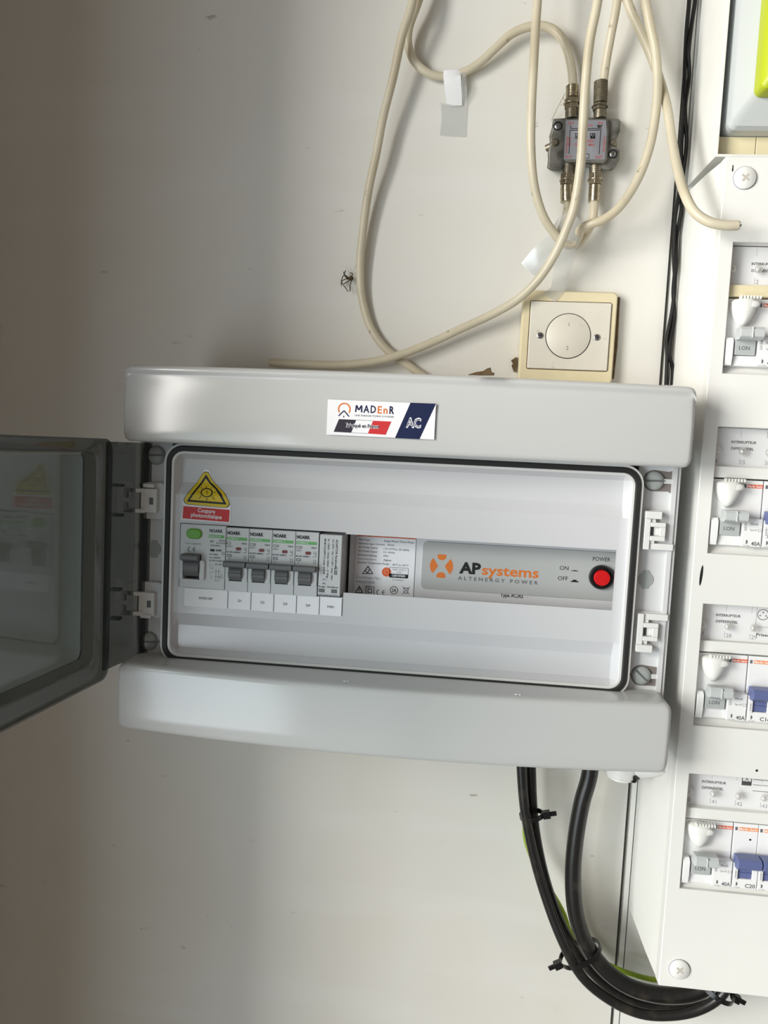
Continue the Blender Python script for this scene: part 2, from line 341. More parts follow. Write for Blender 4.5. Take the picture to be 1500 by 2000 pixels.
# right latches
def latch(x, z, flip):                              # x,z top left corner
    s = -1 if flip else 1; h = 27; zc = z-h/2
    def bx(b, a, c, e, f_, d0, d1, m=0): lo, hi = sorted((zc+s*(h/2-e), zc+s*(h/2-f_))); b.box(x+a, x+c, lo, hi, d0, d1, m)
    b = MB(); b.prism(rr(x-1,x+21.8,z-h-.8,z+.8,2.2), 76.8, 79); b.build('latch_seat', 'rim', enc)
    b = MB()
    bx(b, 0, 4.2, 0, 27, 78.4, 84.5); bx(b, -.25, 11, -.25, 5, 78.2, 86.5); bx(b, 4.2, 21, 22.5, 27, 78.4, 83)
    bx(b, 4.2, 14.6, 7.6, 10.8, 78.4, 84.5); bx(b, 4.2, 14.6, 17.2, 20.6, 78.4, 84.5); bx(b, 10.6, 14.6, 10.8, 17.2, 78.4, 84.5); bx(b, 7.4, 10.6, 10.8, 17.2, 78.4, 81)
    bx(b, 4.2, 8, 5, 8, 78.4, 83); bx(b, 4.2, 8, 20.5, 22.5, 78.4, 83)
    b.build('latch', 'clip', enc, .45)
    b = MB(); bx(b, 4.4, 7.2, 11.2, 16.8, 79, 79.5); b.build('latch_recess', 'lever', enc)
    b = MB(); bx(b, 14.9, 20.2, 9, 21, 78.4, 80.2); b.build('latch_spring', 'rim', enc)
latch(131.6, -35.0, False); latch(131.9, -107.8, True)
# hinge clips, left
for z in (-33.6, -109.0):
    up = z > -60
    b = MB(); b.prism(rr(-235.5,-218.2,z-27.5,z,2.5), 77, 81); b.build('hinge_seat', 'rim', enc, .5)
    b = MB(); b.box(-235,-222.6,z-22.5 if up else z-25.5,z-4.5 if up else z-7.5,80,84.5)
    zt = z-4.5 if up else z-22.5
    b.box(-233,-224.6,z-3.8,z-.8,81,86) if up else b.box(-233,-224.6,z-27,z-24,81,86)
    zm = z-13.8 if up else z-16.2
    for q in (7.6, -7.6):
        b.box(-247.5,-231,zm+q-1.5,zm+q+1.5,84,87)
        b.box(-247.5,-244.2,zm+q*.55-2.6,zm+q*.55+2.6,84,87.5)
    b.build('hinge_clip', 'clip', enc, .5)
    b = MB(); b.box(-228.2,-225.2,zm-2.6,zm+2.6,84.4,84.7); b.build('hinge_slot', 'lever', enc)
# stickers on the enclosure
S = P(641,781,121)                                  # brand sticker rides on the bowed cover
b = MB(); cx, zt, zb = None, None, None
sx0, sx1, sz1, sz0 = -90.2, -17.6, 30.9, 7.4
def bowd(x): u = (2*(x-XL)/(XR-XL)-1); return 108+14.5*(1-u*u)+1.05
class BMB(MB):                                      # wraps flat prints onto the bowed cover
    def __init__(s): super().__init__(T=lambda x, z, d: (x, z, bowd(x)+d))
b = BMB(); n = 12; b.add([(sx0+(sx1-sx0)*i/n, z, .0) for i in range(n+1) for z in (sz0, sz1)], [(2*i, 2*i+2, 2*i+3, 2*i+1) for i in range(n)])
stk = b.build('brand_sticker', 'white', enc)
U = lambda px, py: (sx0+(px-120)/(1385-120)*(sx1-sx0), sz1-(py-128-(px-120)*.045)/(400)*(sz1-sz0))   # sticker drawing grid
b = BMB()
def poly(pts, m, d=.14): b.flat([U(*p) for p in pts], d, m)
poly([(262,352),(465,361),(413,507),(205,496)], 0); poly([(665,371),(878,381),(820,530),(610,517)], 2)
b.line(U(465,361), U(665,371), .25, .14, 4); b.line(U(413,507), U(610,517), .25, .14, 4)
poly([(1090,170),(1384,182),(1215,580),(930,567)], 1)
for i in range(22):                                 # orange arc
    a0, a1 = math.radians(-35+i*250/22), math.radians(-35+(i+1)*250/22); c = U(320,240); ra, rb = 4.35, 3.45
    b.flat([(c[0]+r*math.cos(a), c[1]+r*math.sin(a)) for r, a in ((ra,a0),(ra,a1),(rb,a1),(rb,a0))], .14, 3)
b.line(U(255,316), U(318,256), .75, .16, 1); b.line(U(318,256), U(380,324), .75, .16, 1); b.line(U(317,312), U(317,334), .6, .16, 1)
def ut(s, px0, px1, py, hpx, m, bold=0, d=.16): q = U(px0, py); b.txt(s, q[0], q[1], hpx/400*(sz1-sz0), d, m, w=(px1-px0)/1265*(sx1-sx0), bold=bold)
mp_ = [U(X,Y) for X,Y in ((455,272),(462,196),(491,250),(522,198),(526,277))]
for a_, c_ in zip(mp_, mp_[1:]): b.line(a_, c_, .95, .16, 1)
ut('A', 545, 615, 279, 82, 1, .02); ut('D', 630, 692, 282, 82, 1, .02); ut('E', 712, 762, 287, 80, 3, .02); ut('n', 780, 828, 290, 80, 3, .02); ut('R', 850, 905, 292, 82, 1, .03)
ut("UNE ÉNERGIE PLEINE D'AVENIR", 446, 905, 318, 19, 4)
ut('Fabriqué en France', 345, 742, 440, 40, 5, .09, .15); ut('Fabriqué en France', 345, 742, 440, 40, 0, .03, .18)
ut('AC', 1050, 1225, 444, 105, 5, .045, .16); ut('AC', 1057, 1218, 442, 98, 1, -.012, .18)
b.build('sticker_print', ['blackn','navy','red','orange','grayp','white'], stk, fix=False)
def fdz(z):
    return 84 if z < -40.8 else (79.2 if z > -32.2 else 79.2+(4.8)*(-32.2-z)/8.6)
class FMB(MB):
    def __init__(s): super().__init__(T=lambda x, z, d: (x, z, fdz(z)+d))
V = lambda X, Y: P(340+X/10.714, 900+Y/10.714, 83)[:2]
def strips(b, loop, d, m):                          # slice a polygon at the ridge so it bends with the plate
    for lo, hi in ((-80,-40.8),(-40.8,-32.2),(-32.2,0)):
        q = loop
        for zc, sg in ((lo,1),(hi,-1)):
            o = []
            for i in range(len(q)):
                a, c = q[i-1], q[i]; ia, ic = (a[1]-zc)*sg >= 0, (c[1]-zc)*sg >= 0
                if ia != ic: t = (zc-a[1])/(c[1]-a[1]); o.append((a[0]+(c[0]-a[0])*t, zc))
                if ic: o.append(c)
            q = o
            if not q: break
        if len(q) > 2: b.flat(q, d, m)
wt = [(640,180),(700,200),(790,400),(830,460),(1060,650),(1190,850),(1200,960),(1190,1300),(160,1230),(195,950),(195,850),(400,500),(580,215)]
b = FMB(); strips(b, [V(*p) for p in wt], .3, 0); ws = b.build('warning_sticker', 'white', enc)
b = FMB()
yo = [(640,225),(690,245),(715,290),(780,410),(830,475),(1030,640),(1085,700),(1170,850),(1180,920),(1130,975),(1050,980),(300,910),(235,880),(215,820),(240,760),(560,270),(600,235)]
strips(b, [V(*p) for p in yo], .45, 0)
ins = lambda L, k: [(650+(x-650)*k, 700+(y-700)*k) for x, y in L]
strips(b, [V(*p) for p in ins(yo,.965)], .55, 1)
strips(b, [V(640,285),V(740,450),V(870,560),V(1000,690),V(1115,915),V(280,850)], .65, 0)
strips(b, [V(638,370),V(705,470),V(860,600),V(975,740),V(1045,868),V(350,812)], .75, 1)
n = 20; ov = [V(690+128*math.cos(a)+ (18*math.sin(a)), 665+95*math.sin(a)) for a in [2*math.pi*i/n for i in range(n)]]
ov2 = [V(690+102*math.cos(a)+(14*math.sin(a)), 665+73*math.sin(a)) for a in [2*math.pi*i/n for i in range(n)]]
strips(b, ov, .85, 0); strips(b, ov2, .95, 1)
for a, c in (((660,525),(662,570)),((550,550),(580,580)),((770,580),(790,555)),((480,640),(545,645)),((830,655),(890,660)),((585,725),(540,790)),((700,770),(700,830)),((810,740),(858,805)),((690,610),(672,650)),((672,640),(712,650)),((712,645),(700,700))):
    b.line(V(*a), V(*c), .35 if a[0] != 480 else .22, 1.0, 0)
strips(b, [V(210,945),V(1175,1025),V(1160,1280),V(190,1200)], .45, 2)
q = V(690,1085); b.txt('Coupure', q[0], q[1], 3.0, .6, 3, w=13.2, al='c', rot=-.03, bold=.02); q = V(688,1190); b.txt('photovoltaïque', q[0], q[1], 3.0, .6, 3, w=23.5, al='c', rot=-.03, bold=.02)
b.build('sticker_print', ['black','yellow','red','white'], ws, fix=False)
# circuit name cards
cx = [-199.6, -165.9, -148.3, -131.0, -113.9, -96.7, -79.9]
for i, s in enumerate(['INTER DIFF', 'Q1', 'Q2', 'Q3', 'Q4', 'PAR1']):
    o = MB().box(cx[i]+.25, cx[i+1]-.35, -124.6, -110.9, 84.05, 84.5).build('name_card', 'white', enc)
    b = MB(); b.txt(s, (cx[i]+cx[i+1])/2, -118.8, 1.7, 84.6, 0, al='c', bold=.01, w={0:10.5,5:5}.get(i)); b.build('card_print', 'black', o, fix=False)
    MB().box(cx[i+1]-.35, cx[i+1]+.05, -124.2, -111.2, 84.05, 84.6).build('card_divider', 'lever', enc)
MB().box(-206, 118, -104, -69, 20, 27).build('din_rail', 'steel', enc)
MB().box(-230, 146, -206, 44, 4, 6).build('inner_back', 'inside', enc)
for x, z in ((-77.5,-181),(60,-176.5)):
    b = MB(); random.seed(int(x)); pts = [(x+random.uniform(-2,2), z+random.uniform(-.6,.6), 124 if z < -180 else 120) for _ in range(4)]
# open smoked door -------------------------------------------------
door = sub('door', enc)
A = math.radians(5.6); HX, HD = -237.0, 84.0
def DT(u, z, w_): return (HX-math.sin(A)*u-math.cos(A)*w_, z, HD+math.cos(A)*u-math.sin(A)*w_)
b = MB(DT); UE = 378
L0 = rr(34,UE,-173,-2.5,9,6); L1 = rr(43,UE-9,-161.5,-10.5,8,6); L2 = rr(40,UE-7,-159.5,-13.5,5,6)
A3 = lambda L, wv: [(u,z,wv) for u,z in L]
off = lambda L, k: [((u-206)*k+206, (z+87)*k-87) for u,z in L]
b.loft([A3(L0,1.5), A3(L0,8), A3(L1,8.8), A3(off(L2,1.012),20.8), A3(L2,20.8), A3(off(L1,.985),7), A3(L1,6), A3(off(L0,.985),5), A3(off(L0,.985),1.5)], ring=True)
fr = b.build('door_frame', 'smoked', door, ang=30)
b = MB(DT); b.loft([A3(off(L2,.998),19.2), A3(off(L2,.998),20.6)]); b.build('pane', 'smoke', door)
b = MB(DT)                                          # curved hinge flange
sec = [(-13,-8),(-3,-5),(1.5,0),(8,2.5),(18,4),(34.4,4.6)]
n = len(sec); fs = []; vs = []
for zz in (-168.3, -4.5):
    for (u, wv) in sec: vs.append((u,zz,wv))
    for (u, wv) in sec: vs.append((u,zz,wv+2))
for i in range(n-1):
    fs += [(i,i+1,i+1+2*n,i+2*n), (n+i,3*n+i,3*n+i+1,n+i+1), (i,n+i,n+i+1,i+1), (2*n+i,2*n+i+1,3*n+i+1,3*n+i)]
fs += [(0,2*n,3*n,n), (n-1,2*n-1,4*n-1,3*n-1)]
b.add(vs, fs); b.build('hinge_flange', 'smoked', door)
for z in (-33.6, -109.0):
    zm = z-13.8 if z > -60 else z-16.2
    for q in (11, -11):
        b = MB(); b.box(-253,-245.8,zm+q-1.1,zm+q+1.1,88,94); b.build('hinge_pin', 'blk', door, .3)
# ------------------------------------------------------------------ modules behind the face plate
def mcb_base(b, w_, m=0):                           # local: x 0..w, z 0..-47.4, front plane d=36 (back plane 0)
    b.box(.1, w_-.1, -66, 18, 0, 24, m)
def noark(label, amp, loc):
    w_ = 17.3; t = thing('circuit_breaker', label, 'circuit breaker', (0,0,0), 'grey miniature breakers in the open enclosure')
    b = MB(); mcb_base(b, w_); b.grid([.12,3,13.3,w_-.12], [-47.4,-39.6,-25.5,0], 36, 24, {(1,1)}); b.box(3,13.3,-39.6,-25.5,23,26)
    b.box(.3,3.4,-39.6,-26,35,37.2); b.box(12.9,w_-.3,-39.6,-26,35,37.2); b.build('body', 'mcb', t, .3)
    b = MB(); L = [(34.0+6.0*math.cos(a), -33.4+6.0*math.sin(a)) for a in [math.radians(-95+i*190/10) for i in range(11)]]+[(26,-27.6),(26,-39.2)]
    b.loft([[(x,z,d) for d,z in L] for x in (3.3,13.0)])
    b.loft([[(x,z,d) for z,d in [(-28.9,37),(-28.6,42.2),(-27.5,43),(-24.9,43),(-24,41.8),(-24.6,37)]] for x in (-.1,16.6)])
    b.box(3.3,13.0,-33.6,-33.0,36,40.6); b.build('lever', 'lever', t, .35)
    b = MB(); d = 36.08
    b.flat([(.5,-9.1),(15.8,-9.1),(15.8,-6.9),(.5,-6.9)], d, 1)
    b.txt('NOARK', .7, -5, 2.3, d+.05, 0, w=10, bold=.05); b.txt('Ex9BN-C', 1.5, -8.6, 1.2, d+.05, 3, w=8)
    b.txt(amp, .6, -12.4, 1.9, d, 0, bold=.01); b.txt('230V~', .6, -14.5, 1.3, d, 0, w=4.6); b.txt('10kA', 15.8, -11.9, 1.3, d, 0, w=4, al='r', bold=.02)
    b.txt('IEC/EN 60898-1', .6, -18.6, 1.2, d, 0, w=10.5, bold=.02)
    b.ringp(rr(1,4.5,-21.5,-19.8,.4), rr(1.4,4.1,-21.1,-20.2,.2), d-.05, d+.05, 0); b.txt('3', 2.2, -23.6, 1.3, d, 0)
    for a, c in (((14,-14),(14,-15.8)),((14,-15.8),(15.4,-15.8)),((15.4,-14),(15.4,-18)),((13,-18),(15.4,-18)),((14,-19.8),(14,-21.6)),((15.3,-19.8),(15.3,-23.4)),((14,-23.4),(14,-22.2))): b.line(a, c, .28, d, 0)
    b.build('printed_marks', ['black','green','grayp','white'], t, fix=False)
    b = MB(); b.prism(rr(7.6,11.6,-16.5,-14.3,1.0), 36, 36.5); b.build('indicator_window', 'ind', t)
    t.location = (loc[0]*.001, -loc[2]*.001, H0+loc[1]*.001); return t
def mlabel(k): return ['leftmost', 'second', 'third', 'fourth'][k]
PT = -62.6
q1 = noark('grey breaker marked C2 directly right of the wide breaker with the green button', 'C2', (-168.2,PT-1.0,50))
q2 = noark('grey C20 breaker just right of the C2 breaker, above name card Q2', 'C20', (-150.85,PT-1.0,50))
q3 = dup(q2, (-133.5,PT-1.0,50), 'grey C20 breaker in the middle of three alike, above name card Q3')
q4 = dup(q2, (-116.1,PT-1.0,50), 'grey C20 breaker above name card Q4, touching the narrow surge module')
w_ = 34.7; t = thing('main_switch', 'wide grey residual current switch with oval green test button, leftmost in its row', 'switch')
b = MB(); mcb_base(b, w_); b.grid([.12,3.2,16.2,w_-.12], [-47.4,-41,-22,0], 36, 24, {(1,1)}); b.box(3.2,16.2,-41,-22,23,26)
b.loft([rr(.6,3.2,-41.2,-26,1.2,4,35), rr(.6,3.2,-41.2,-26,1.2,4,38)]); b.loft([rr(15.8,19.6,-41.2,-26,1.8,4,35), rr(15.8,19.6,-41.2,-26,1.8,4,38)]); b.build('body', 'mcb', t, .3)
b = MB(); L = [(33.0+7*math.cos(a), -32+7.4*math.sin(a)) for a in [math.radians(-95+i*19) for i in range(11)]]+[(26,-25),(26,-39)]
b.loft([[(x,z,d) for d,z in L] for x in (3.6,15.6)]); b.loft([[(x,z,d) for z,d in [(-27,37),(-26.6,42),(-25.5,43.5),(-22.6,43.5),(-21.4,42),(-22,37)]] for x in (3.0,16.0)]); b.build('lever', 'lever', t, .5)
b = MB(); b.loft([rr(4.9,16.5,-10.6,-3.1,3.6,6,36), rr(4.9,16.5,-10.6,-3.1,3.6,6,37), rr(5.6,15.8,-9.9,-3.8,3.0,6,37.8)]); b.build('test_button', 'btn', t)
b = MB(); d = 36.08; b.txt('Test regularly', 4, -14.9, 1.4, d, 2, w=12); ce(b, 6.0, -20.4, 3.5, d)
b.flat([(21.8,-9.1),(33.5,-9.1),(33.5,-6.9),(21.8,-6.9)], d, 1); b.txt('NOARK', 22.2, -5, 2.2, d+.05, 0, w=10, bold=.03); b.txt('Ex9CL-N', 22.6, -8.6, 1.2, d+.05, 3, w=8)
for s, x, z, h in (('40A',22.8,-12.6,1.6),('10000A',29.4,-11.4,1.1),('In=0,03A',27.8,-13.3,1.2),('230/240V~',23,-15.4,1.2),('Im=500A',22.6,-22,1.2),('Inc=6000A',22.6,-24.4,1.2),('IEC/EN 61008-1',22.6,-26.7,1.2),('-25+40°C',26.4,-29.3,1.2)): b.txt(s, x, z, h, d, 0, w=min(10.5,len(s)*.95), bold=.01)
b.prism(rr(23,26.6,-19.3,-17.5,.8), d-.05, d, 0); b.txt('6000', 27.4, -19, 1.5, d, 0, w=4.4, bold=.03); b.ringp(circ(33,-20.4,1.1,14), circ(33,-20.4,.8,14), d-.03, d, 0)
for a, c in (((23,-28),(23,-31)),((24.6,-29),(25.6,-31)),((28,-32),(28,-41)),((30,-32),(30,-41)),((27,-34),(32,-34)),((27,-38),(32,-38)),((23,-35),(26,-35)),((24,-37),(25,-40)),((31.5,-36),(33,-36)),((27,-41),(31,-41)),((23,-31.5),(26,-32.5))): b.line(a, c, .28, d, 2)
b.ringp(circ(32,-38,1.2,12), circ(32,-38,.9,12), d-.03, d, 2)
b.build('printed_marks', ['black','green','grayp','white'], t, fix=False)
t.location = (-203.0*.001, -.0505, H0+(PT-.1)*.001)
# surge module
t = thing('surge_protector', 'narrow light grey surge protection module covered in sideways black print', 'surge protector', (0,0,0))
b = MB(); b.box(.1,17.2,-62,18,0,22); b.box(.5,17.0,-45.6,-.5,20,36.5); b.build('body', 'mcb', t, .6)
b = MB(); d = 36.6; r = -math.pi/2
for s, x, ln, h in (('ADAPTOR Parafoudre AC', 12.4, 26, 1.5), ('Un: 275V - Up: 1,1/1,5kV - Imax: 10kA', 9.9, 30, 1.25), ('In: 15kA - Imax: 20kA - 5 Wgs', 6.6, 29, 1.25), ('MLM1A230PV-S code: 60878', 3.9, 26, 1.25)):
    b.txt(s, x, -3.6, h, d, 0, w=ln, rot=r, bold=.02)
b.ringp([(12.2,-29.4),(14.2,-29.4),(14.2,-24),(12.2,-24)], [(12.5,-29.1),(13.9,-29.1),(13.9,-24.3),(12.5,-24.3)], d-.03, d, 0)
ce(b, 3.6, -33.0, 2.6, d, 0, r)
b.txt('Rouge - Remplacer', 1.0, -39.4, 1.2, d, 0, w=14.6, bold=.02); b.flat([(1.2,-43.2),(5.6,-43.2),(5.6,-40.4),(1.2,-40.4)], d, 1); b.flat([(10.4,-43.2),(14.8,-43.2),(14.8,-40.4),(10.4,-40.4)], d, 1)
b.txt('Indicating window', 1.0, -45.2, 1.0, d, 0, w=14.6)
b.build('printed_marks', ['black','lever'], t, fix=False); t.location = (-98.6*.001, -.05, H0+(PT-1.4)*.001)
# communication unit
t = thing('energy_communication_unit', 'long white communication unit with orange logo and red power button filling the right slot', 'control unit', (-78.5,-120,28))
b = MB(); b.prism(rr(-79.6,126,-118,-52,1.5), 28, 60); b.box(-79.4,-76.2,-118,-52,60,61.2); b.build('casing', 'ap', t, .4)
o = MB().prism(rr(-75.4,-29.2,-116,-64.9,.6), 60, 60.4).build('rating_label', 'white', t)
b = MB(); d = 60.45
LX = lambda X: -74.6+(X-318)/(1003-318)*(45.4); LZ = lambda X, Y: -64.9-(Y-105-(X-318)*.055)/15.1
b.flat([(-74.6,-67.2),(-29.4,-67.2),(-29.4,-64.9),(-74.6,-64.9)], d, 1); b.txt('Energy Communication Unit', -72, -66.6, 1.9, d+.05, 0, w=38)
for s, X, Y, X1 in (('Grid Type:',345,188,478),('Single Phase/ Three Phase',636,205,980),('Nominal Input Current:',345,232,650),('67mA',678,250,756),('AC Power Supply:',345,275,570),('110~277Vac, 50~60Hz',636,295,930),('DC Power Supply:',345,320,570),('12~16Vdc',636,335,768),('Enclosure Rating:',345,365,565),('IP20',638,378,692),('Communication:',342,410,560),('Zigbee',638,425,730),('Ambient Temperature Range:',342,452,712),('-40°C to +65°C',738,478,930)):
    b.txt(s, LX(X), LZ(X,Y), 1.35, d, 0, w=(X1-X)/15.1, bold=0 if s[0:3] == 'Com' else .012)
b.txt('Certificate No.:', LX(335), LZ(335,628), 1.9, d, 2, w=19); b.txt('SAA221006', LX(335), LZ(335,680), 1.9, d, 2, w=14.3)
T3 = lambda pts: [(LX(X), LZ(X,Y)) for X, Y in pts]
b.ringp(T3([(465,480),(532,580),(398,580)]), T3([(465,500),(515,570),(415,570)]), d-.05, d, 0); b.line(T3([(430,545)])[0], T3([(460,560)])[0], .5, d, 0); b.line(T3([(460,560)])[0], T3([(492,520)])[0], .5, d, 0); q = T3([(462,545)])[0]; b.ringp(circ(*q,1.5,14), circ(*q,1.1,14), d-.05, d, 0)
q = T3([(682,555)])[0]; b.flat(circ(*q,3.6,20), d, 1); b.ringp(rr(q[0]-1.8,q[0]+1.8,q[1]-1.6,q[1]+1.6,.4), rr(q[0]-1.4,q[0]+1.4,q[1]-1.2,q[1]+1.2,.3), d, d+.08, 4)
b.ringp(rr(q[0]+2,q[0]+16.6,q[1]-4,q[1]+4,.8), rr(q[0]+2.3,q[0]+16.3,q[1]-3.7,q[1]+3.7,.6), d-.05, d, 0); b.flat([(q[0]+2.2,q[1]-3.9),(q[0]+16.5,q[1]-3.9),(q[0]+16.5,q[1]-1),(q[0]+2.2,q[1]-1)], d, 0)
b.txt('CERTIFIED', q[0]+4.2, q[1]-3.1, 1.4, d+.05, 3, w=10.2, bold=.03); b.txt('IEEE 2030.5', q[0]+4.8, q[1]+1.7, 1.2, d, 2, w=10); b.txt('CSIP', q[0]+7.5, q[1]-.3, 1.2, d, 2, w=4); b.txt('CS-000022', q[0]+4.5, q[1]-6.2, 1.2, d, 2, w=9)
for X in (375,): b.ringp(T3([(375,715),(425,805),(325,805)]), T3([(375,735),(408,795),(342,795)]), d-.05, d, 0); b.line(T3([(378,745)])[0], T3([(370,785)])[0], .6, d, 0)
q = T3([(500,775)])[0]; b.ringp(rr(q[0]-3.4,q[0]+3.4,q[1]-3.4,q[1]+3.4,.1), rr(q[0]-2.9,q[0]+2.9,q[1]-2.9,q[1]+2.9,.1), d-.05, d, 0); b.ringp(rr(q[0]-1.7,q[0]+1.7,q[1]-1.7,q[1]+1.7,.1), rr(q[0]-1.2,q[0]+1.2,q[1]-1.2,q[1]+1.2,.1), d-.05, d, 0)
q = T3([(575,805)])[0]; ce(b, q[0], q[1]-.9, 3.9, d)
q = T3([(778,765)])[0]; b.ringp(circ(*q,3.1,18), circ(*q,2.6,18), d-.05, d, 0); b.txt('SA', q[0]-1.6, q[1]-1.3, 2.6, d, 0, w=3.4, bold=.02)
q = T3([(915,765)])[0]; b.line((q[0]-2.8,q[1]+3),(q[0]+2.8,q[1]-3),.3,d,0); b.line((q[0]+2.8,q[1]+3),(q[0]-2.8,q[1]-3),.3,d,0); b.ringp([(q[0]-2,q[1]+2),(q[0]+2,q[1]+2),(q[0]+1.4,q[1]-2.4),(q[0]-1.4,q[1]-2.4)], [(q[0]-1.6,q[1]+1.6),(q[0]+1.6,q[1]+1.6),(q[0]+1.1,q[1]-2),(q[0]-1.1,q[1]-2)], d-.05, d, 0)
b.line((-74.8,-67.4),(-74.8,-116),.2,d,2); b.line((-29.3,-67.4),(-29.3,-116),.2,d,2)
b.build('label_print', ['black','orp','grayp','white','orl'], o, fix=False)
fp = MB().prism(rr(-24.0,126,-104.2,-68.2,3.6), 60, 61).build('front_panel', 'appan', t, .2)
b = MB(); d = 61.1; c = (-9.2,-86.2)
# four-petal logo
G = lambda r, a: (c[0]+r*math.cos(math.radians(a)), c[1]+r*math.sin(math.radians(a)))
for a in (0, 180):
    b.flat([G(8.7,a-42+i*84/10) for i in range(11)]+[G(5.2,a+33),G(3.0,a+14),G(2.7,a),G(3.0,a-14),G(5.2,a-33)], d, 1)
for a in (90, 270):
    s = 1 if a == 90 else -1
    b.flat([(c[0]+3.4,c[1]+s*8.6),(c[0]+1.6,c[1]+s*8.9),(c[0]-1.6,c[1]+s*8.9),(c[0]-3.4,c[1]+s*8.6),(c[0]-3.2,c[1]+s*6.4),(c[0]-1.8,c[1]+s*4.9),(c[0],c[1]+s*4.5),(c[0]+1.8,c[1]+s*4.9),(c[0]+3.2,c[1]+s*6.4)], d, 1)
b.txt('AP', 4.2, -90.4, 7.9, d, 0, w=16.2, bold=.045, rot=.003); b.txt('systems', 21.2, -90.6, 7.4, d, 1, w=42, bold=.02)
b.txt('A L T E N E R G Y   P O W E R', 3.6, -95.6, 2.6, d, 2, w=59.5, bold=.02)
b.txt('POWER', 101.8, -75.2, 3.0, d, 0, w=12.6); b.txt('ON', 78.2, -83.4, 3.0, d, 0); b.txt('OFF', 77.4, -91.2, 3.0, d, 0)
b.line((86.8,-83.6),(91.8,-83.6),.5,d,0); b.flat([(87.8,-83.6),(91,-83.6),(90.2,-83.1),(88.6,-83.1)], d, 0); b.line((86.8,-91.6),(92.6,-91.6),.8,d,0); b.flat([(88,-91.4),(91.4,-91.4),(91,-90.2),(88.4,-90.2)], d, 0)
b.build('panel_print', ['black','orange','lever'], fp, fix=False)
b = MB(); cc = (108.6,-86.9); b.loft([circ(*cc,9.0,32,60.8), circ(*cc,9.0,32,63.5), circ(*cc,8.2,32,65), circ(*cc,6.4,32,65), circ(*cc,6.2,32,63)]); pb = b.build('power_button_ring', 'blk', t, ang=50)
b = MB(); b.loft([circ(*cc,5.9,32,62), circ(*cc,5.9,32,66.5), circ(*cc,5.3,32,67.3)]); b.build('power_button', 'redb', pb, ang=50)
b = MB(); b.txt('Type AC/RS', 36, -106.6, 2.6, 60.1, 0, w=17, bold=.02); b.txt(',', 56, -106, 2, 60.1, 0); b.build('lower_print', 'black', t, fix=False)

# ------------------------------------------------------------------ distribution board
DB = 77; BX0, BX1, BZ0, BZ1 = 168.4, 262, -387.5, 208.8
bd = thing('distribution_board', 'tall white household fuse board with four visible breaker windows, cut by the frame', 'fuse board', (215,BZ0,0))
ops = [(152.2,63.2),(26.4,-62.8),(-99.2,-188.0),(-224.0,-311.0)]
xs = [BX0, 178.2, 250, BX1]; zs = [BZ0]+[v for a, c in reversed(ops) for v in (c, a)]+[BZ1]
b = MB(); b.grid(xs, zs, DB, 67, {(1,1),(1,3),(1,5),(1,7)}); b.build('front_cover', 'cream', bd, .7)
b = MB(); b.loft([[(x,z,d) for x,z,d in ((163,BZ0+12,0.3),(BX1,BZ0+12,0.3),(BX1,BZ1-1,0.3),(163,BZ1-1,0.3))], [(166,BZ0+5,45),(BX1,BZ0+5,45),(BX1,BZ1-.5,45),(166,BZ1-.5,45)], [(BX0+.4,BZ0+.5,67),(BX1,BZ0+.5,67),(BX1,BZ1-.3,67),(BX0+.4,BZ1-.3,67)], [(BX0+3,BZ0+3,67),(BX1-3,BZ0+3,67),(BX1-3,BZ1-3,67),(BX0+3,BZ1-3,67)], [(169,BZ0+16,3),(BX1-3,BZ0+16,3),(BX1-3,BZ1-4,3),(169,BZ1-4,3)]])
b.build('side_shell', 'cream', bd)
nums = [('1','2',None,None), ('14','15','16',None), ('27','28','29',None), ('40','41','42','43')]
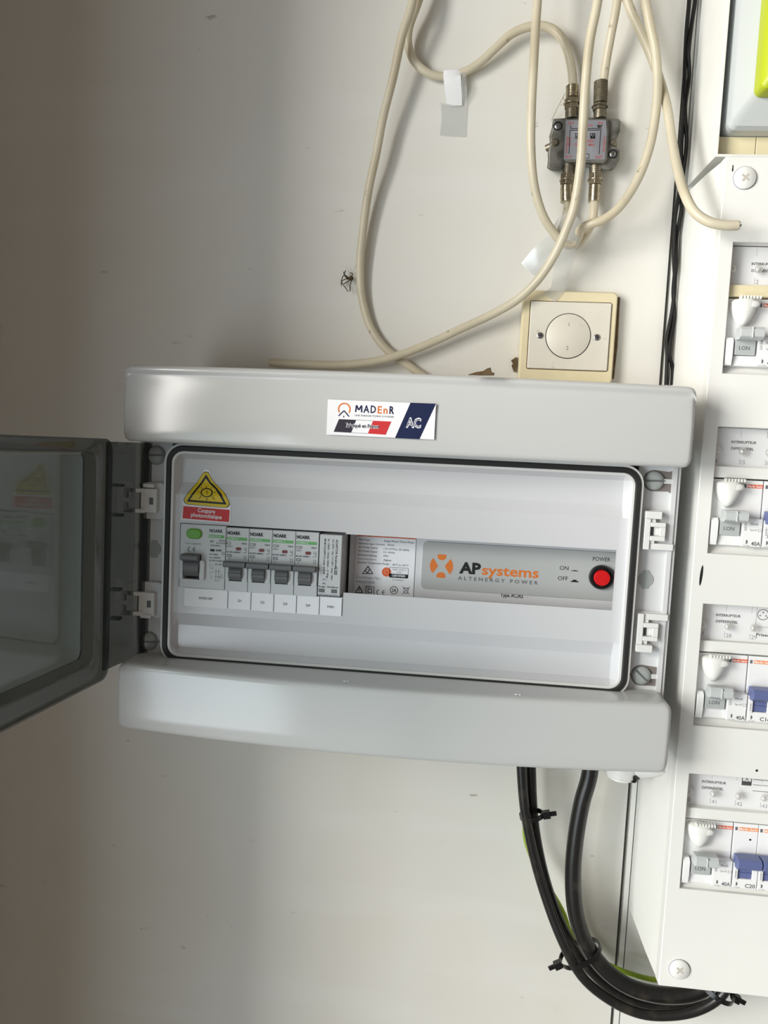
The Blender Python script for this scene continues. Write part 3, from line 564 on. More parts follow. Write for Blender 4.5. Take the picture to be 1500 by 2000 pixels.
for k, (a, c) in enumerate(ops):
    MB().box(178.4, 250, a-35.6, a-27.4, 50, 72).build('divider_bar', 'ivory' if k == 0 else 'cream', bd, .8)
    b = MB(); b.loft([[(x,z,d) for z,d in ((c,50),(c,74),(c+6.2,66),(c+6.2,50))] for x in (178.4,250)]); b.build('lower_ledge', 'cream', bd, .4)
    pp = MB().box(178.4, 250, a-27.6, a-.2, 64, 66).build('paper_strip', 'paper', bd)
    b = MB(); d = 66.1
    two = k != 0
    X1 = 203.5 if k == 0 else (200 if k == 1 else 199.5)
    z1 = a-(12.6 if k == 0 else 10.8 if k == 1 else 10.2)
    b.txt('INTERRUPTEUR', X1, z1, 1.8, d, 0, w=17.2, al='c', bold=.02); b.txt('DIFFERENTIEL', X1-.6, z1-4.6, 1.8, d, 0, w=15.4, al='c', bold=.02)
    for j, s in enumerate(nums[k]):
        if s is None: continue
        x = 180.2+17.8*j
        if j: b.line((x,-0.0+a-21.5),(x,a-25.6),.25,d,1)
        b.txt(s, x+(.9 if j else -.5), a-25.4, 2.9, d, 1); 
        if j: b.line((x-.2,a-1.5),(x-.2,a-6.5),.2,d,1)
    if k == 2:
        q = (223.5, a-7); b.ringp(circ(*q,4,20), circ(*q,3.6,20), d-.05, d, 0)
        for dx, dz in ((-2,-.8),(2,-.8),(0,1.6)): b.flat(circ(q[0]+dx,q[1]+dz,.5,8), d, 0)
        b.line((219,a-16),(219,a-2),.2,d,1); b.line((219,a-16),(240,a-16),.3,d,1); b.txt('Prises', 220, a-22.8, 2, d, 0, w=9, bold=.02)
    if k == 3:
        b.prism(rr(219,226,a-9.6,a-2.6,.3), d-.05, d, 0); b.flat([(219.6,a-6.4),(225.4,a-6.4),(225.4,a-3.2),(219.6,a-3.2)], d+.05, 2)
        b.line((221,a-6),(224,a-3.6),.4,d+.1,0); b.line((221,a-3.6),(224,a-6),.4,d+.1,0)
        for z in (4.6, 8.6, 13.2): b.line((227,a-z),(241,a-z),.35,d,0)
    b.build('strip_print', ['black','inkgrey','paper'], pp, fix=False)
    cs = MB().box(178.6, 249.8, a-27.4, a-.4, 69.2, 70).build('clear_window_strip', 'strip', bd)
    b = MB()
    for j in range(4):
        x, z = 180.6+17.8*j, a-16.4
        b.loft([circ(x,z,2.9,16,70), circ(x,z,2.6,16,71), circ(x,z,1.6,16,72), circ(x,z,.5,16,72.4)])
    b.build('clear_bosses', 'boss', cs)['kind'] = 'stuff'
for z, x in ((194.6,182.0),(-373.0,182.4)):
    b = MB(); b.loft([circ(x,z,7.4,28,DB-1), circ(x,z,7.4,28,DB+1), circ(x,z,6.8,28,DB+1.6)]); o = b.build('cover_screw', 'cream', bd, ang=50)
    b = MB(); b.ringp(circ(x,z,7.9,28), circ(x,z,7.4,28), DB-.5, DB+.15); b.build('screw_gap', 'inkgrey', o)
    b = MB()
    for r_, dz_ in ((.9,0), (.9+math.pi/2,.03)):
        c_, s_ = math.cos(r_), math.sin(r_)
        b.add([(x+u*c_-v*s_, z+u*s_+v*c_, d_) for d_ in (DB+1.3,DB+1.72+dz_) for v in (-.75,.75) for u in (-3,3)], [(0,2,3,1),(4,5,7,6),(0,1,5,4),(2,6,7,3),(0,4,6,2),(1,3,7,5)])
    b.build('cross_recess', 'crossb', o)
b = MB(); b.prism([(174.9+.95*math.cos(a)+.06*(7*math.sin(a)), -79+7.4*math.sin(a)) for a in [2*math.pi*i/20 for i in range(20)]], DB-.4, DB+.1); b.build('vent_slot', 'dark', bd)
b = MB(); x, z, _ = P(1478,1505,77); b.disc(x, z, .9, DB-.3, DB+.1, 12); b.build('ink_dot', 'dark', bd)
b = MB(); x, z, _ = P(1431,330,77); b.prism([(x-.3,z+2.5),(x+.3,z+2.5),(x+.5,z-1),(x,z-2),(x-.5,z-1)], DB-.3, DB+.1); b.build('ink_tick', 'dark', bd)
for k in (0,):                                      # blanking plates
    MB().box(214.6, 249.8, ops[0][1]+6.4, ops[0][0]-36, 50, 66).build('blanking_plate', 'mwhite', bd, .4)
for k, xx in ((1,232.6),(2,232.6)):
    MB().box(xx, 249.8, ops[k][1]+6.4, ops[k][0]-36, 50, 66).build('blanking_plate', 'mwhite', bd, .4)
def mmark(b, x, d):                                 # small half-disc and code
    b.flat([(x+1.2+1.2*math.cos(a), -43.4+1.5*math.sin(a)) for a in [math.radians(-90+i*20) for i in range(10)]]+[(x+1.2,-41.9)], d, 0)
    b.txt('CT UNIC', x-.4, -46.4, .7, d, 1, w=4.8)
# residual current devices of the board (local x 0..36, z 0..-47, front d 30 above its back)
t = thing('residual_current_switch', 'x', 'switch', (0,0,0)); rcd = t
b = MB(); b.box(0,35.8,-47.0,6,0,14); b.box(.1,35.7,-46.8,-.2,12,28)
b.box(22,35.6,-46.8,-27,27,33.5); b.box(7,22,-46.8,-39.6,27,31); b.loft([[(x,z,d) for z,d in [(-46.8,27),(-46.8,33),(-40,34.5),(-30,34.5),(-27.5,32),(-27.5,27)]] for x in (.6,5.6)])
b.build('body', 'mwhite', t, .5)
b = MB()
def egg(k, d, up=0): return [(11.2+k*8.8*math.cos(a)*(1 if math.sin(a) > 0 else 1-.2*abs(math.sin(a))**2), -3.4+k*(3.0 if math.sin(a) > 0 else 17)*math.sin(a), d) for a in [2*math.pi*i/28 for i in range(28)]]
b.loft([egg(1,27.5), egg(.97,31), egg(.86,34.5), egg(.62,36.8), egg(.3,37.6)])
for i in range(7): b.box(7+i*2.1, 8+i*2.1, -1.6, .6, 33, 36.6)
tb = b.build('test_button_hood', 'cream', t, ang=60)
b = MB(); E_ = lambda k, d: [(15.4+k*4.2*math.cos(a), -5.2+k*2.3*math.sin(a), d) for a in [2*math.pi*i/20 for i in range(20)]]
b.loft([E_(1,34.6), E_(1,36.8), E_(.8,37.4)]); b.build('test_button', 'cream', tb, ang=60); b = MB(); b.ringp([p[:2] for p in E_(1.12,0)], [p[:2] for p in E_(1,0)], 36.4, 36.75); b.build('button_rim', 'mgrey2', tb)
b = MB(); b.loft([[(x,z,d) for z,d in [(-29.6,32),(-29.8,40),(-28,43),(-23.5,43.6),(-21.3,41.5),(-21.3,34)]] for x in (6.6,22.6)]); b.box(14.2,14.9,-29,-21.6,40,44); b.box(6.8,20.6,-39.4,-28,27,33.2); lv = b.build('lever', 'mgrey', t, .7)
b = MB(); b.flat([(7.4,-38.8),(20.0,-38.8),(20.0,-29.8),(7.4,-29.8)], 33.25, 1); b.txt('I.ON', 9.6, -36, 2.6, 33.3, 0, w=7.2, bold=.02); b.build('lever_print', ['lever','mgrey2'], lv, fix=False)
b = MB(); b.flat([(25.2,-5.6),(35.6,-5.6),(35.6,-3),(25.2,-3)], 28.1, 2); b.flat([(22.8,-5.6),(24.4,-5.6),(24.4,-3),(22.8,-3)], 28.1, 3); b.flat([(23.2,-5.2),(24,-5.2),(24,-3.4),(23.2,-3.4)], 28.15, 0)
b.txt('Merlin Gerin', 25.7, -5.1, 1.6, 28.15, 4, w=9.4, bold=.02)
b.txt('23158', 24.9, -35.6, 1.5, 33.6, 1, w=6.6, rot=math.pi/2, bold=.01); b.txt('30mA', 27, -31.4, 1.7, 33.6, 0, w=5.6); b.txt('Type AC', 27, -35.4, 1.3, 33.6, 1, w=5.2)
b.ringp(rr(32.8,35.4,-35.8,-34,.2), rr(33,35.2,-35.6,-34.2,.1), 33.55, 33.6, 1); mmark(b, 24, 33.6); b.txt('40A', 35, -45.8, 2.8, 33.6, 0, w=6.2, al='r', bold=.02)
b.build('printed_marks', ['lever','grayp','orp','grayp','white'], t, fix=False)
t = thing('blue_lever_breaker', 'x', 'circuit breaker', (0,0,0)); bcb = t
b = MB(); b.box(0,17.5,-47,6,0,14); b.box(.1,17.4,-46.8,-.2,12,28); b.box(.3,17.3,-46.8,-39.4,27,33.5); b.box(.3,3.2,-40,-27.4,27,34.5); b.box(13.6,17.3,-40,-30.5,27,33.5); b.build('body', 'mwhite', t, .5)
b = MB(); b.loft([[(x,z,d) for z,d in [(-30,30),(-30,38),(-28,41),(-23.8,42),(-21.4,40),(-21.2,31)]] for x in (.4,17.0)]); b.box(3.4,13.4,-39.2,-28,27,32.5); b.box(3.4,13.4,-35.4,-34.6,32,33.2); b.build('lever', 'blue', t, .7)
b = MB(); b.flat([(3.6,-5.6),(17.3,-5.6),(17.3,-3),(3.6,-3)], 28.1, 2); b.flat([(.9,-5.6),(2.7,-5.6),(2.7,-3),(.9,-3)], 28.1, 1); b.flat([(1.4,-5.2),(2.2,-5.2),(2.2,-3.4),(1.4,-3.4)], 28.15, 0); b.txt('Merlin Gerin', 4, -5.1, 1.6, 28.15, 3, w=12.6, bold=.02)
mmark(b, 1.4, 33.6); b.txt('24581', 2.2, -38.6, 1.2, 34.6, 1, w=6, rot=math.pi/2)
pm = b.build('printed_marks', ['lever','grayp','orl','white'], t, fix=False)
b = MB(); b.txt('C20', 9.0, -45.6, 2.8, 33.6, 0, w=7.2, bold=.02); b.build('rating_print', 'lever', t, fix=False)
tops = [ops[k][0]-35.8 for k in range(4)]
rl = ['white residual current switch in the topmost breaker window of the fuse board', 'white residual current switch in the second window from the top, no blue lever beside it',
      'white residual current switch in the third window from the top, left of a blue lever', 'white residual current switch in the lowest window, left of the C20 breaker']
g = 'residual current switches in the fuse board'
for k in range(4):
    o = (178.6, tops[k]-(.6 if k < 2 else .9), 42)
    if k == 0: rcd.location = (o[0]*.001, -o[2]*.001, H0+o[1]*.001); rcd['label'] = rl[0]; rcd['group'] = g
    else: dup(rcd, o, rl[k], g)
bls = [((214.9,tops[3]-.9,42),'blue lever breaker marked C20 in the lowest window of the fuse board'), ((214.9,tops[2]-.9,42),'blue lever breaker in the third window, beside the residual current switch, cut by the frame'),
       ((232.5,tops[3]-.9,42),'blue lever breaker just right of the one marked C20, barely in frame'), ((214.9,tops[1]-.6,42),'breaker in the second window of which only the left edge shows at the frame')]
gb = 'blue lever breakers in the fuse board'
for i, (o, l) in enumerate(bls):
    if i == 0: bcb.location = (o[0]*.001, -o[2]*.001, H0+o[1]*.001); bcb['label'] = l; bcb['group'] = gb
    else:
        r_ = dup(bcb, o, l, gb)
        if i == 1:
            b = MB(); b.txt('C16', 9.0, -45.6, 2.8, 33.6, 0, w=7.2, bold=.02); n_ = b.build('rating_print', 'lever', None, fix=False)
            for ch in r_.children:
                if ch.name.startswith('rating_print'): ch.data = n_.data; ch.location = n_.location-Vector((0,0,H0)); break
            bpy.data.objects.remove(n_)

# ------------------------------------------------------------------ meter panel and meter
mp = thing('meter_panel', 'white rimmed meter board above the fuse board, at the top right corner', 'meter board', (215,214,0))
b = MB(); X0, X1_, Z0, Z1 = 165.6, 262, 214, 400
b.loft([[(x,z,d) for x,z in ((X0-1.5,Z0),(X1_,Z0),(X1_,Z1),(X0-1.5,Z1))] for d in (.3,)]+[[(X0,Z0,62),(X1_,Z0,62),(X1_,Z1,62),(X0,Z1,62)],[(X0+2,Z0+2,62),(X1_-2,Z0+2,62),(X1_-2,Z1-2,62),(X0+2,Z1-2,62)],[(X0+2,Z0+2,4),(X1_-2,Z0+2,4),(X1_-2,Z1-2,4),(X0+2,Z1-2,4)]])
b.build('tray', 'cream', mp, .4)
b = MB(); b.box(X0+2.2,X1_-2.2,240,Z1-2.2,40,44); b.build('back_board', 'mtr', mp)
MB().box(X0+2.2,195.6,216.2,231.5,36,52).build('terminal_cover', 'ivory', mp, .4); MB().box(196,X1_-2.2,216.2,231.5,36,52).build('terminal_cover', 'ivory', mp, .4)
mt = thing('electricity_meter', 'pale grey and lime green electricity meter at the top right corner', 'electricity meter', (215,232,44))
b = MB(); b.loft([rr(172.5,258,231.8,396,5,5,44), rr(172.5,258,231.8,396,5,5,62), rr(174.0,256,233.5,394,5,5,65.5), rr(186,246,252,382,4,5,72), rr(187,245,254,381,4,5,72.5)]); b.build('meter_body', 'mtr', mt, ang=25)
b = MB(); b.loft([rr(184.8,246,249.5,380,4.5,6,72), rr(184.8,246,249.5,380,4.5,6,83), rr(185.4,245.4,250.1,379.4,4.2,6,84.5), rr(190.3,241,256,375,3.6,6,90), rr(191,240,257,374,3.4,6,90.3)])
o = b.build('meter_cover', 'lime', mt, ang=25)

# ------------------------------------------------------------------ wall switch
sw = thing('wall_switch', 'square ivory wall plate with a round push plate numbered 1 and 2', 'wall switch', (80,62,0))
b = MB(); b.prism([(44,63),(118.6,64),(119.6,90),(118.8,128),(44.6,129)], 0.1, 2.5); b.build('brown_backing', 'brown', sw, .3)
def quad(a, c, d_, e, dd): return [P(*a,dd)[:2], P(*c,dd)[:2], P(*d_,dd)[:2], P(*e,dd)[:2]]
SX0, SX1, SZ0, SZ1 = 42.6, 115.8, 58, 130
b = MB(); b.loft([rr(SX0,SX1,SZ0,SZ1,3.5,5,1.5), rr(SX0,SX1,SZ0,SZ1,3.5,5,9), rr(SX0+1.2,SX1-1.2,SZ0+1.2,SZ1-1.2,3,5,11)]); b.build('frame_plate', 'ivory', sw, ang=40)
b = MB(); b.ringp(rr(48.3,111.7,68.2,121.7,1.6,4), rr(48.9,111.1,68.8,121.1,1.2,4), 10.9, 11.15); b.build('shadow_gap', 'brown', sw)
b = MB(); b.grid([48.9,111.1],[68.8,121.1],12.6,10.8); cv = b.build('center_plate', 'plate', sw, .8)
cxs, czs = 79.2, 94.7
b = MB(); b.ringp(circ(cxs,czs,17.6,48), circ(cxs,czs,17.0,48), 12.5, 12.8); b.build('dial_gap', 'black', cv)
b = MB(); b.loft([circ(cxs,czs,17.0,48,12.4), circ(cxs,czs,17.0,48,13.2), circ(cxs,czs,16.5,48,13.6)]); dl = b.build('round_push_plate', 'plate', sw, ang=40)
b = MB(); b.txt('1', cxs-.2, czs+7.4, 3.0, 13.65, 0); b.txt('2', cxs-1, czs-10.8, 3.0, 13.65, 0); b.build('dial_print', 'grayp', dl, fix=False)
for x in (57.4, 101.4):
    b = MB(); b.loft([circ(x,94.4,2.5,16,12.5), circ(x,94.4,2.4,16,13.4), circ(x,94.4,1.6,16,13.8)]); o = b.build('screw', 'steel', sw, ang=50)
    MB().box(x-1.9,x+1.9,94.1,94.7,13.75,13.85).build('slot', 'black', o)

# ------------------------------------------------------------------ antenna splitter
sp = thing('antenna_splitter', 'grimy grey metal antenna splitter with a red and black printed label', 'antenna splitter', (80,218,0))
Q = lambda X, Y, d=12: P(1000+X/4.6875, 130+Y/4.6875, d)
ol = [(375,480),(500,470),(740,468),(870,472),(975,482),(995,500),(990,590),(950,680),(955,745),(985,765),(980,860),(935,940),(900,955),(820,945),(600,905),(470,905),(440,955),(350,950),(320,930),(330,850),(325,800),(345,690),(340,640),(365,560)]
def lay(L, k, d): c0 = Q(655,700,d); return [tuple([c0[0]+(Q(x,y,d)[0]-c0[0])*k, c0[1]+(Q(x,y,d)[1]-c0[1])*k, d]) for x,y in L]
b = MB(); b.loft([lay(ol,1,.3), lay(ol,1,12.5), lay(ol,.955,14)]); b.build('ear_plate', 'zinc', sp, .6)
ct = [(490,475),(885,480),(885,600),(870,860),(830,890),(500,880),(470,860),(480,600)]
b = MB(); b.loft([lay(ct,1,8), lay(ct,1,17), lay(ct,.95,18.5)]); b.build('housing', 'zinc', sp, .5)
lb = [(492,490),(860,490),(868,620),(850,852),(475,850),(485,640)]
b = MB(); b.prism([Q(*p,18.6)[:2] for p in lb], 18.5, 18.8); lo = b.build('foil_label', 'foil', sp)
b = MB(); d = 18.9; L_ = lambda a, c, w_=.5, m=0: b.line(Q(*a,d)[:2], Q(*c,d)[:2], w_, d, m)
for a, c in (((538,540),(538,566)),((538,566),(790,566)),((790,566),(790,538)),((775,538),(830,538)),((530,582),(800,582)),((800,582),(800,540)),((530,582),(522,800)),((815,540),(812,600)),((812,600),(797,802)),((780,550),(820,550))): L_(a, c)
def tq(s, X, Y, h, w_, m=1, al='l', rot=0): q = Q(X,Y,d); b.txt(s, q[0], q[1], h/4.6875/2.43, d, m, w=w_/4.6875/2.43, al=al, rot=rot, bold=.02)
tq('OUT', 512, 528, 20, 52); tq('IN', 788, 528, 20, 38); tq('OUT', 486, 836, 20, 60); tq('OUT', 762, 840, 22, 62); tq('SWV', 690, 695, 24, 55); tq('5-', 575, 722, 20, 34); tq('Mhz', 700, 726, 20, 50)
tq('PASS', 520, 690, 16, 70, al='c', rot=-math.pi/2); tq('POWER PASS', 840, 640, 16, 130, rot=-math.pi/2); tq('POWER PASS', 500, 640, 16, 140, rot=-math.pi/2); tq('FILTRE', 610, 545, 14, 120)
for X0, X1 in ((578,640),(715,762)):
    o_ = [Q(X0,610,d)[:2],Q(X1,610,d)[:2],Q(X1,660,d)[:2],Q(X0,660,d)[:2]]; i_ = [Q(X0+6,616,d)[:2],Q(X1-6,616,d)[:2],Q(X1-6,654,d)[:2],Q(X0+6,654,d)[:2]]
    b.ringp(o_, i_, d-.05, d, 0)
for a, c in (((725,655),(745,615)),((740,655),(760,625)),((722,635),(735,650)),((745,640),(758,656)),((590,650),(605,620)),((610,655),(630,625)),((668,800),(705,800)),((705,800),(705,840)),((668,840),(705,840))): L_(a, c, .8 if a[1] < 700 else .4)
b.build('label_print', ['black','redp'], lo, fix=False)
for X, Y in ((420,545),(922,800)):
    x, z, _ = Q(X,Y,14); b = MB(); b.ringp(circ(x,z,3.4,20), circ(x,z,2.7,20), 12, 14.6); b.build('screw_hole', 'black', sp)
    b = MB(); b.loft([circ(x,z,2.7,18,12.5), circ(x,z,2.5,18,14.3), circ(x,z,1.2,18,15)]); b.build('mounting_screw', 'steel', sp, ang=50)
for X, Y in ((385,725),(915,725)):
    x, z, _ = Q(X,Y,8); b = MB(); b.loft([circ(x,z,3,14,8), circ(x,z,3,14,14.6), circ(x,z,1.8,14,16)]); b.cone((x-6 if X < 500 else x+1,z-2.5,9), (x,z-1,12), 2.6, 3); b.build('earth_screw', 'tarn', sp, ang=50)
DP = 11
ports = [((545,480),(545,395)),((805,478),(805,405)),((520,880),(512,990)),((765,880),(765,985))]
for a, c in ports:
    p0, p1 = Q(*a,DP), Q(*c,DP); b = MB(); b.cone(p0, p1, 4.6, 4.4, 20)
    for i in range(5):
        t_ = (i+.5)/6; v = [p0[k]+(p1[k]-p0[k])*t_ for k in range(3)]; v2 = [p0[k]+(p1[k]-p0[k])*(t_+.07) for k in range(3)]; b.cone(v, v2, 4.85, 4.85, 20)
    b.build('threaded_port', 'tarn', sp, ang=40)

# ------------------------------------------------------------------ coax cables
def cable(pix, r, n=14): return MB().tube([P(*p) for p in pix], r, n)
def connector(par, nutA, nutB, crA, crB, m, rc=4.2):   # hex nut + knurled crimp, in Q pixels
    a, c = Q(*nutA,DP), Q(*nutB,DP); b = MB(); b.cone(a, c, 5.7, 5.5, 6)
    mid = [(a[k]+c[k])/2 for k in range(3)]; b.cone(mid, [mid[k]+(c[k]-a[k])*.12 for k in range(3)], 6.1, 6.1, 20); b.build('connector_nut', m, par, .3)
    a, c = Q(*crA,DP), Q(*crB,DP); b = MB(); N = 18
    for i in range(N):
        t0, t1 = i/N, (i+1)/N; p = [a[k]+(c[k]-a[k])*t0 for k in range(3)]; q = [a[k]+(c[k]-a[k])*t1 for k in range(3)]
        b.cone(p, q, rc+.28*(i % 2), rc+.28*(i % 2), 16)
    b.build('crimp_sleeve', m, par, ang=30)
RC = 3.35
c = cable([(828,-420,26),(820,-200,26),(814,-60,26),(804,10,26),(785,70,24),(768,150,20),(748,230,17),(735,300,15),(720,370,12),(710,440,9),(703,520,7),(707,580,5),(722,635,4),(748,675,3.8),(778,700,3.8),(812,724,3.8),(832,738,3.8),(850,752,3.8)], RC).build('coax_cable', 'coax')
tag(c, 'ivory coax cable curving down the left from the top and behind the enclosure', 'cable')
t = thing('coax_cable', 'ivory coax cable looping through white tape to the upper left connector of the splitter', 'cable', (0,250,12))
cable([(848,-420,14),(840,-200,14),(834,-60,14),(818,0,14),(800,50,12),(797,85,10),(808,118,8),(835,142,6),(868,150,5),(905,142,6),(940,120,8),(970,92,10),(1000,66,11),(1035,52,12),(1070,53,12),(1095,72,12),(1110,105,12),(1117,140,11.5),(1119,168,11)], RC).build('jacket', 'coax', t)
connector(t, (545,395),(545,300), (550,285),(553,180), 'nick', 4.6)
c = cable([(1068,-420,40),(1060,-200,40),(1054,-60,40),(1047,40,42),(1042,130,44),(1038,210,44),(1037,290,42),(1043,360,36),(1058,415,30),(1078,450,24),(1100,474,20),(1118,478,18),(1130,463,20),(1134,448,26),(1150,439,32),(1180,428,36),(1212,402,38),(1243,355,38),(1265,300,38),(1278,240,38),(1284,170,38),(1280,100,38),(1268,40,38),(1250,-60,36),(1240,-200,34),(1236,-420,34)], RC).build('coax_cable', 'coax')
tag(c, 'ivory coax cable hanging as a long U loop around the splitter', 'cable')
c = cable([(1188,-420,62),(1180,-200,62),(1174,-60,62),(1166,10,62),(1152,80,60),(1144,160,58),(1139,240,56),(1134,320,52),(1122,400,46),(1105,450,40),(1083,498,34),(1052,545,26),(1012,584,20),(965,612,16),(905,640,13),(845,668,12),(790,690,12),(740,704,12),(690,711,11),(640,713,10),(585,711,9),(545,709,8),(527,708,7)], RC)
o = c.build('coax_cable', 'coax'); tag(o, 'ivory coax cable crossing in front of the splitter and sweeping down left above the enclosure', 'cable')
t = thing('coax_cable', 'straight ivory coax cable from the top to the corroded upper right connector of the splitter', 'cable', (100,250,12))
cable([(1226,-420,24),(1218,-200,24),(1212,-60,24),(1204,10,22),(1193,70,18),(1184,120,13),(1178,165,11)], RC).build('jacket', 'coax', t)
connector(t, (800,405),(805,345), (808,335),(815,140), 'rust', 5.0)
c = MB(); pts = [P(*p) for p in [(1180,-420,20),(1196,-200,20),(1216,-40,22),(1230,15,23),(1250,60,24),(1272,110,26),(1290,160,29),(1303,210,38),(1312,270,52),(1322,325,68),(1336,375,84),(1355,412,92),(1382,432,96),(1415,440,97),(1441,440,97)]]; c.tube(pts, RC*.98, 16)
t = thing('coax_cable', 'ivory coax cable with a bare cut end hanging in front of the fuse board', 'cable', (160,125,97))
c.build('jacket', 'coax', t)
e = P(1441,440,97); b = MB(); b.cone((e[0]-.2,e[1],97), (e[0]+.8,e[1],97.2), 2.9, 2.7, 14); b.build('braid', 'rust', t)
b = MB(); b.cone((e[0],e[1],97.2), (e[0]+2.2,e[1]-.3,97.6), .5, .4, 8)
for i in range(9):
    a = i*.7; b.cone((e[0]+.5,e[1]+2.2*math.cos(a),97.2+2.2*math.sin(a)), (e[0]+1.8,e[1]+2.5*math.cos(a+.4),97.2+2.5*math.sin(a+.4)), .18, .12, 5)
b.build('core_wires', 'steel', t)
t = thing('coax_lead', 'short coax lead with shiny connector under the lower left port, wrapped in tape', 'cable', (60,190,11))
connector(t, (510,990),(500,1090), (500,1095),(503,1240), 'nick', 4.7)
cable([(1107,393,11),(1106,410,12),(1101,430,14),(1094,450,15),(1088,470,14)], 2.4).build('jacket', 'coax', t)
t = thing('coax_lead', 'short ivory coax lead with knurled connector under the lower right port', 'cable', (100,190,11))
connector(t, (765,985),(762,1085), (760,1090),(752,1240), 'nick', 4.4)
cable([(1161,393,11),(1160,410,12),(1157,432,12),(1147,452,12),(1133,470,12),(1120,484,11)], RC).build('jacket', 'coax', t)
# tapes
def sheet(name, rows, m, label):
    b = MB(); n = len(rows[0]); vs = [P(*p) for r in rows for p in r]; K = len(vs)
    vs2 = [(x,z,d+.25) for x,z,d in vs]; fs = []
    for i in range(len(rows)-1):
        for j in range(n-1):
            a = i*n+j; fs += [(a,a+1,a+n+1,a+n), (a+K,a+n+K,a+n+1+K,a+1+K)]
    b.add(vs+vs2, fs); o = b.build(name, m); 
    return tag(o, label, 'tape')
sheet('adhesive_tape', [[(858,200,2),(884,205,2.4),(911,206,2)],[(861,232,1),(886,234,1.6),(911,238,1)],[(858,265,.4),(884,267,.6),(911,268,.4)]], 'tape', 'clear tape strip stuck on the wall below the white tape')
sheet('adhesive_tape', [[(866,138,7),(884,136,11.5),(898,136,7)],[(866,150,10.5),(884,150,10.5),(900,148,10.5)],[(868,170,8),(884,172,8),(901,170,8)],[(873,206,1.4),(888,208,1.4),(903,206,1.4)]], 'tapew', 'short white tape folded over the coax cable at the top')
sheet('adhesive_tape', [[(897,142,9),(903,140,10.5),(910,142,9)],[(898,165,9),(904,165,9),(912,168,9)],[(905,206,1.5),(908,206,1.5),(912,206,1.5)]], 'tape', 'narrow clear tape edge beside the white tape on the coax')
sheet('adhesive_tape', [[(1092,424,20),(1112,412,21),(1134,430,21)],[(1066,462,15),(1090,458,22),(1130,470,22)],[(1040,487,6),(1064,490,7),(1092,500,8)],[(1018,514,1),(1032,530,2),(1044,540,1)]], 'tape', 'crumpled clear tape flag pointing down left below the splitter')
sheet('adhesive_tape', [[(1098,458,24),(1116,452,25),(1134,465,24)],[(1090,490,18),(1106,492,20),(1128,490,18)],[(1082,530,10),(1098,533,11),(1115,528,10)],[(1076,562,12),(1092,566,13),(1104,562,12)],[(1060,574,12.2),(1084,590,12.4),(1104,566,12.2)]], 'tape', 'clear tape tail hanging down onto the ivory wall plate')
# ------------------------------------------------------------------ thin black wires
wr = [(1362,-420,5),(1354,-200,5),(1348,-60,5),(1346,0,5),(1341,60,5),(1338,120,5),(1337,160,6),(1336,220,5),(1331,280,5),(1330,330,5),(1326,380,6),(1318,430,6),(1316,500,5),(1318,550,5),(1314,600,5),(1303,660,5),(1303,700,5),(1301,752,5)]
tag(cable(wr, 1.55, 8).build('thin_wire', 'wireb'), 'thin black wire, the left of a twisted pair running down the wall gap', 'wire')
wr = [(1377,-420,5),(1369,-200,5),(1363,-60,5),(1358,0,5),(1352,40,5),(1345,100,7.5),(1346,150,3.5),(1338,210,7.5),(1341,270,5),(1338,310,5),(1330,370,3.5),(1331,410,5),(1322,460,3.5),(1319,520,7.5),(1315,570,5),(1317,620,5),(1307,685,7.5),(1314,720,5),(1313,752,5)]
tag(cable(wr, 1.55, 8).build('thin_wire', 'wireb'), 'thin black wire, the right of a twisted pair running down the wall gap', 'wire')
# ------------------------------------------------------------------ supply cables below
tag(cable([(1156,1440,40),(1152,1510,40),(1136,1570,40),(1124,1640,40),(1119,1710,40),(1124,1780,40),(1143,1840,40),(1178,1890,40),(1225,1925,40),(1280,1942,40),(1335,1943,40),(1375,1930,40),(1400,1905,40)], 6.4, 18).build('power_cable', 'cablk'), 'thickest black cable, leaving the enclosure bottom at the right and curving to the fuse board', 'cable')
tag(cable([(1017,1450,42),(1019,1510,42),(1025,1580,42),(1040,1660,42),(1062,1740,42),(1095,1830,46),(1135,1905,48),(1190,1952,48),(1250,1979,50),(1310,1983,52),(1365,1972,53),(1408,1945,53),(1430,1905,53)], 3.9, 14).build('power_cable', 'cablk'), 'slim black cable on the outer left of the bundle below the enclosure', 'cable')
tag(cable([(1036,1450,33),(1037,1510,33),(1040,1580,33),(1049,1650,33),(1068,1730,33),(1098,1810,29),(1140,1880,26),(1192,1930,25),(1250,1957,25),(1310,1962,25),(1362,1948,25),(1392,1918,25),(1404,1895,25)], 4.2, 14).build('power_cable', 'cablk'), 'black cable lying between the thick cable and the outer slim cable', 'cable')
tag(cable([(1028,1450,22),(1028,1510,22),(1027,1590,22),(1027,1640,22),(1050,1700,22),(1082,1750,22),(1101,1785,18),(1116,1825,16),(1150,1866,14),(1190,1885,14),(1235,1903,16),(1285,1914,16),(1330,1905,20)], 2.1, 10).build('earth_wire', 'gy'), 'yellow and green earth wire behind the black cables', 'wire')
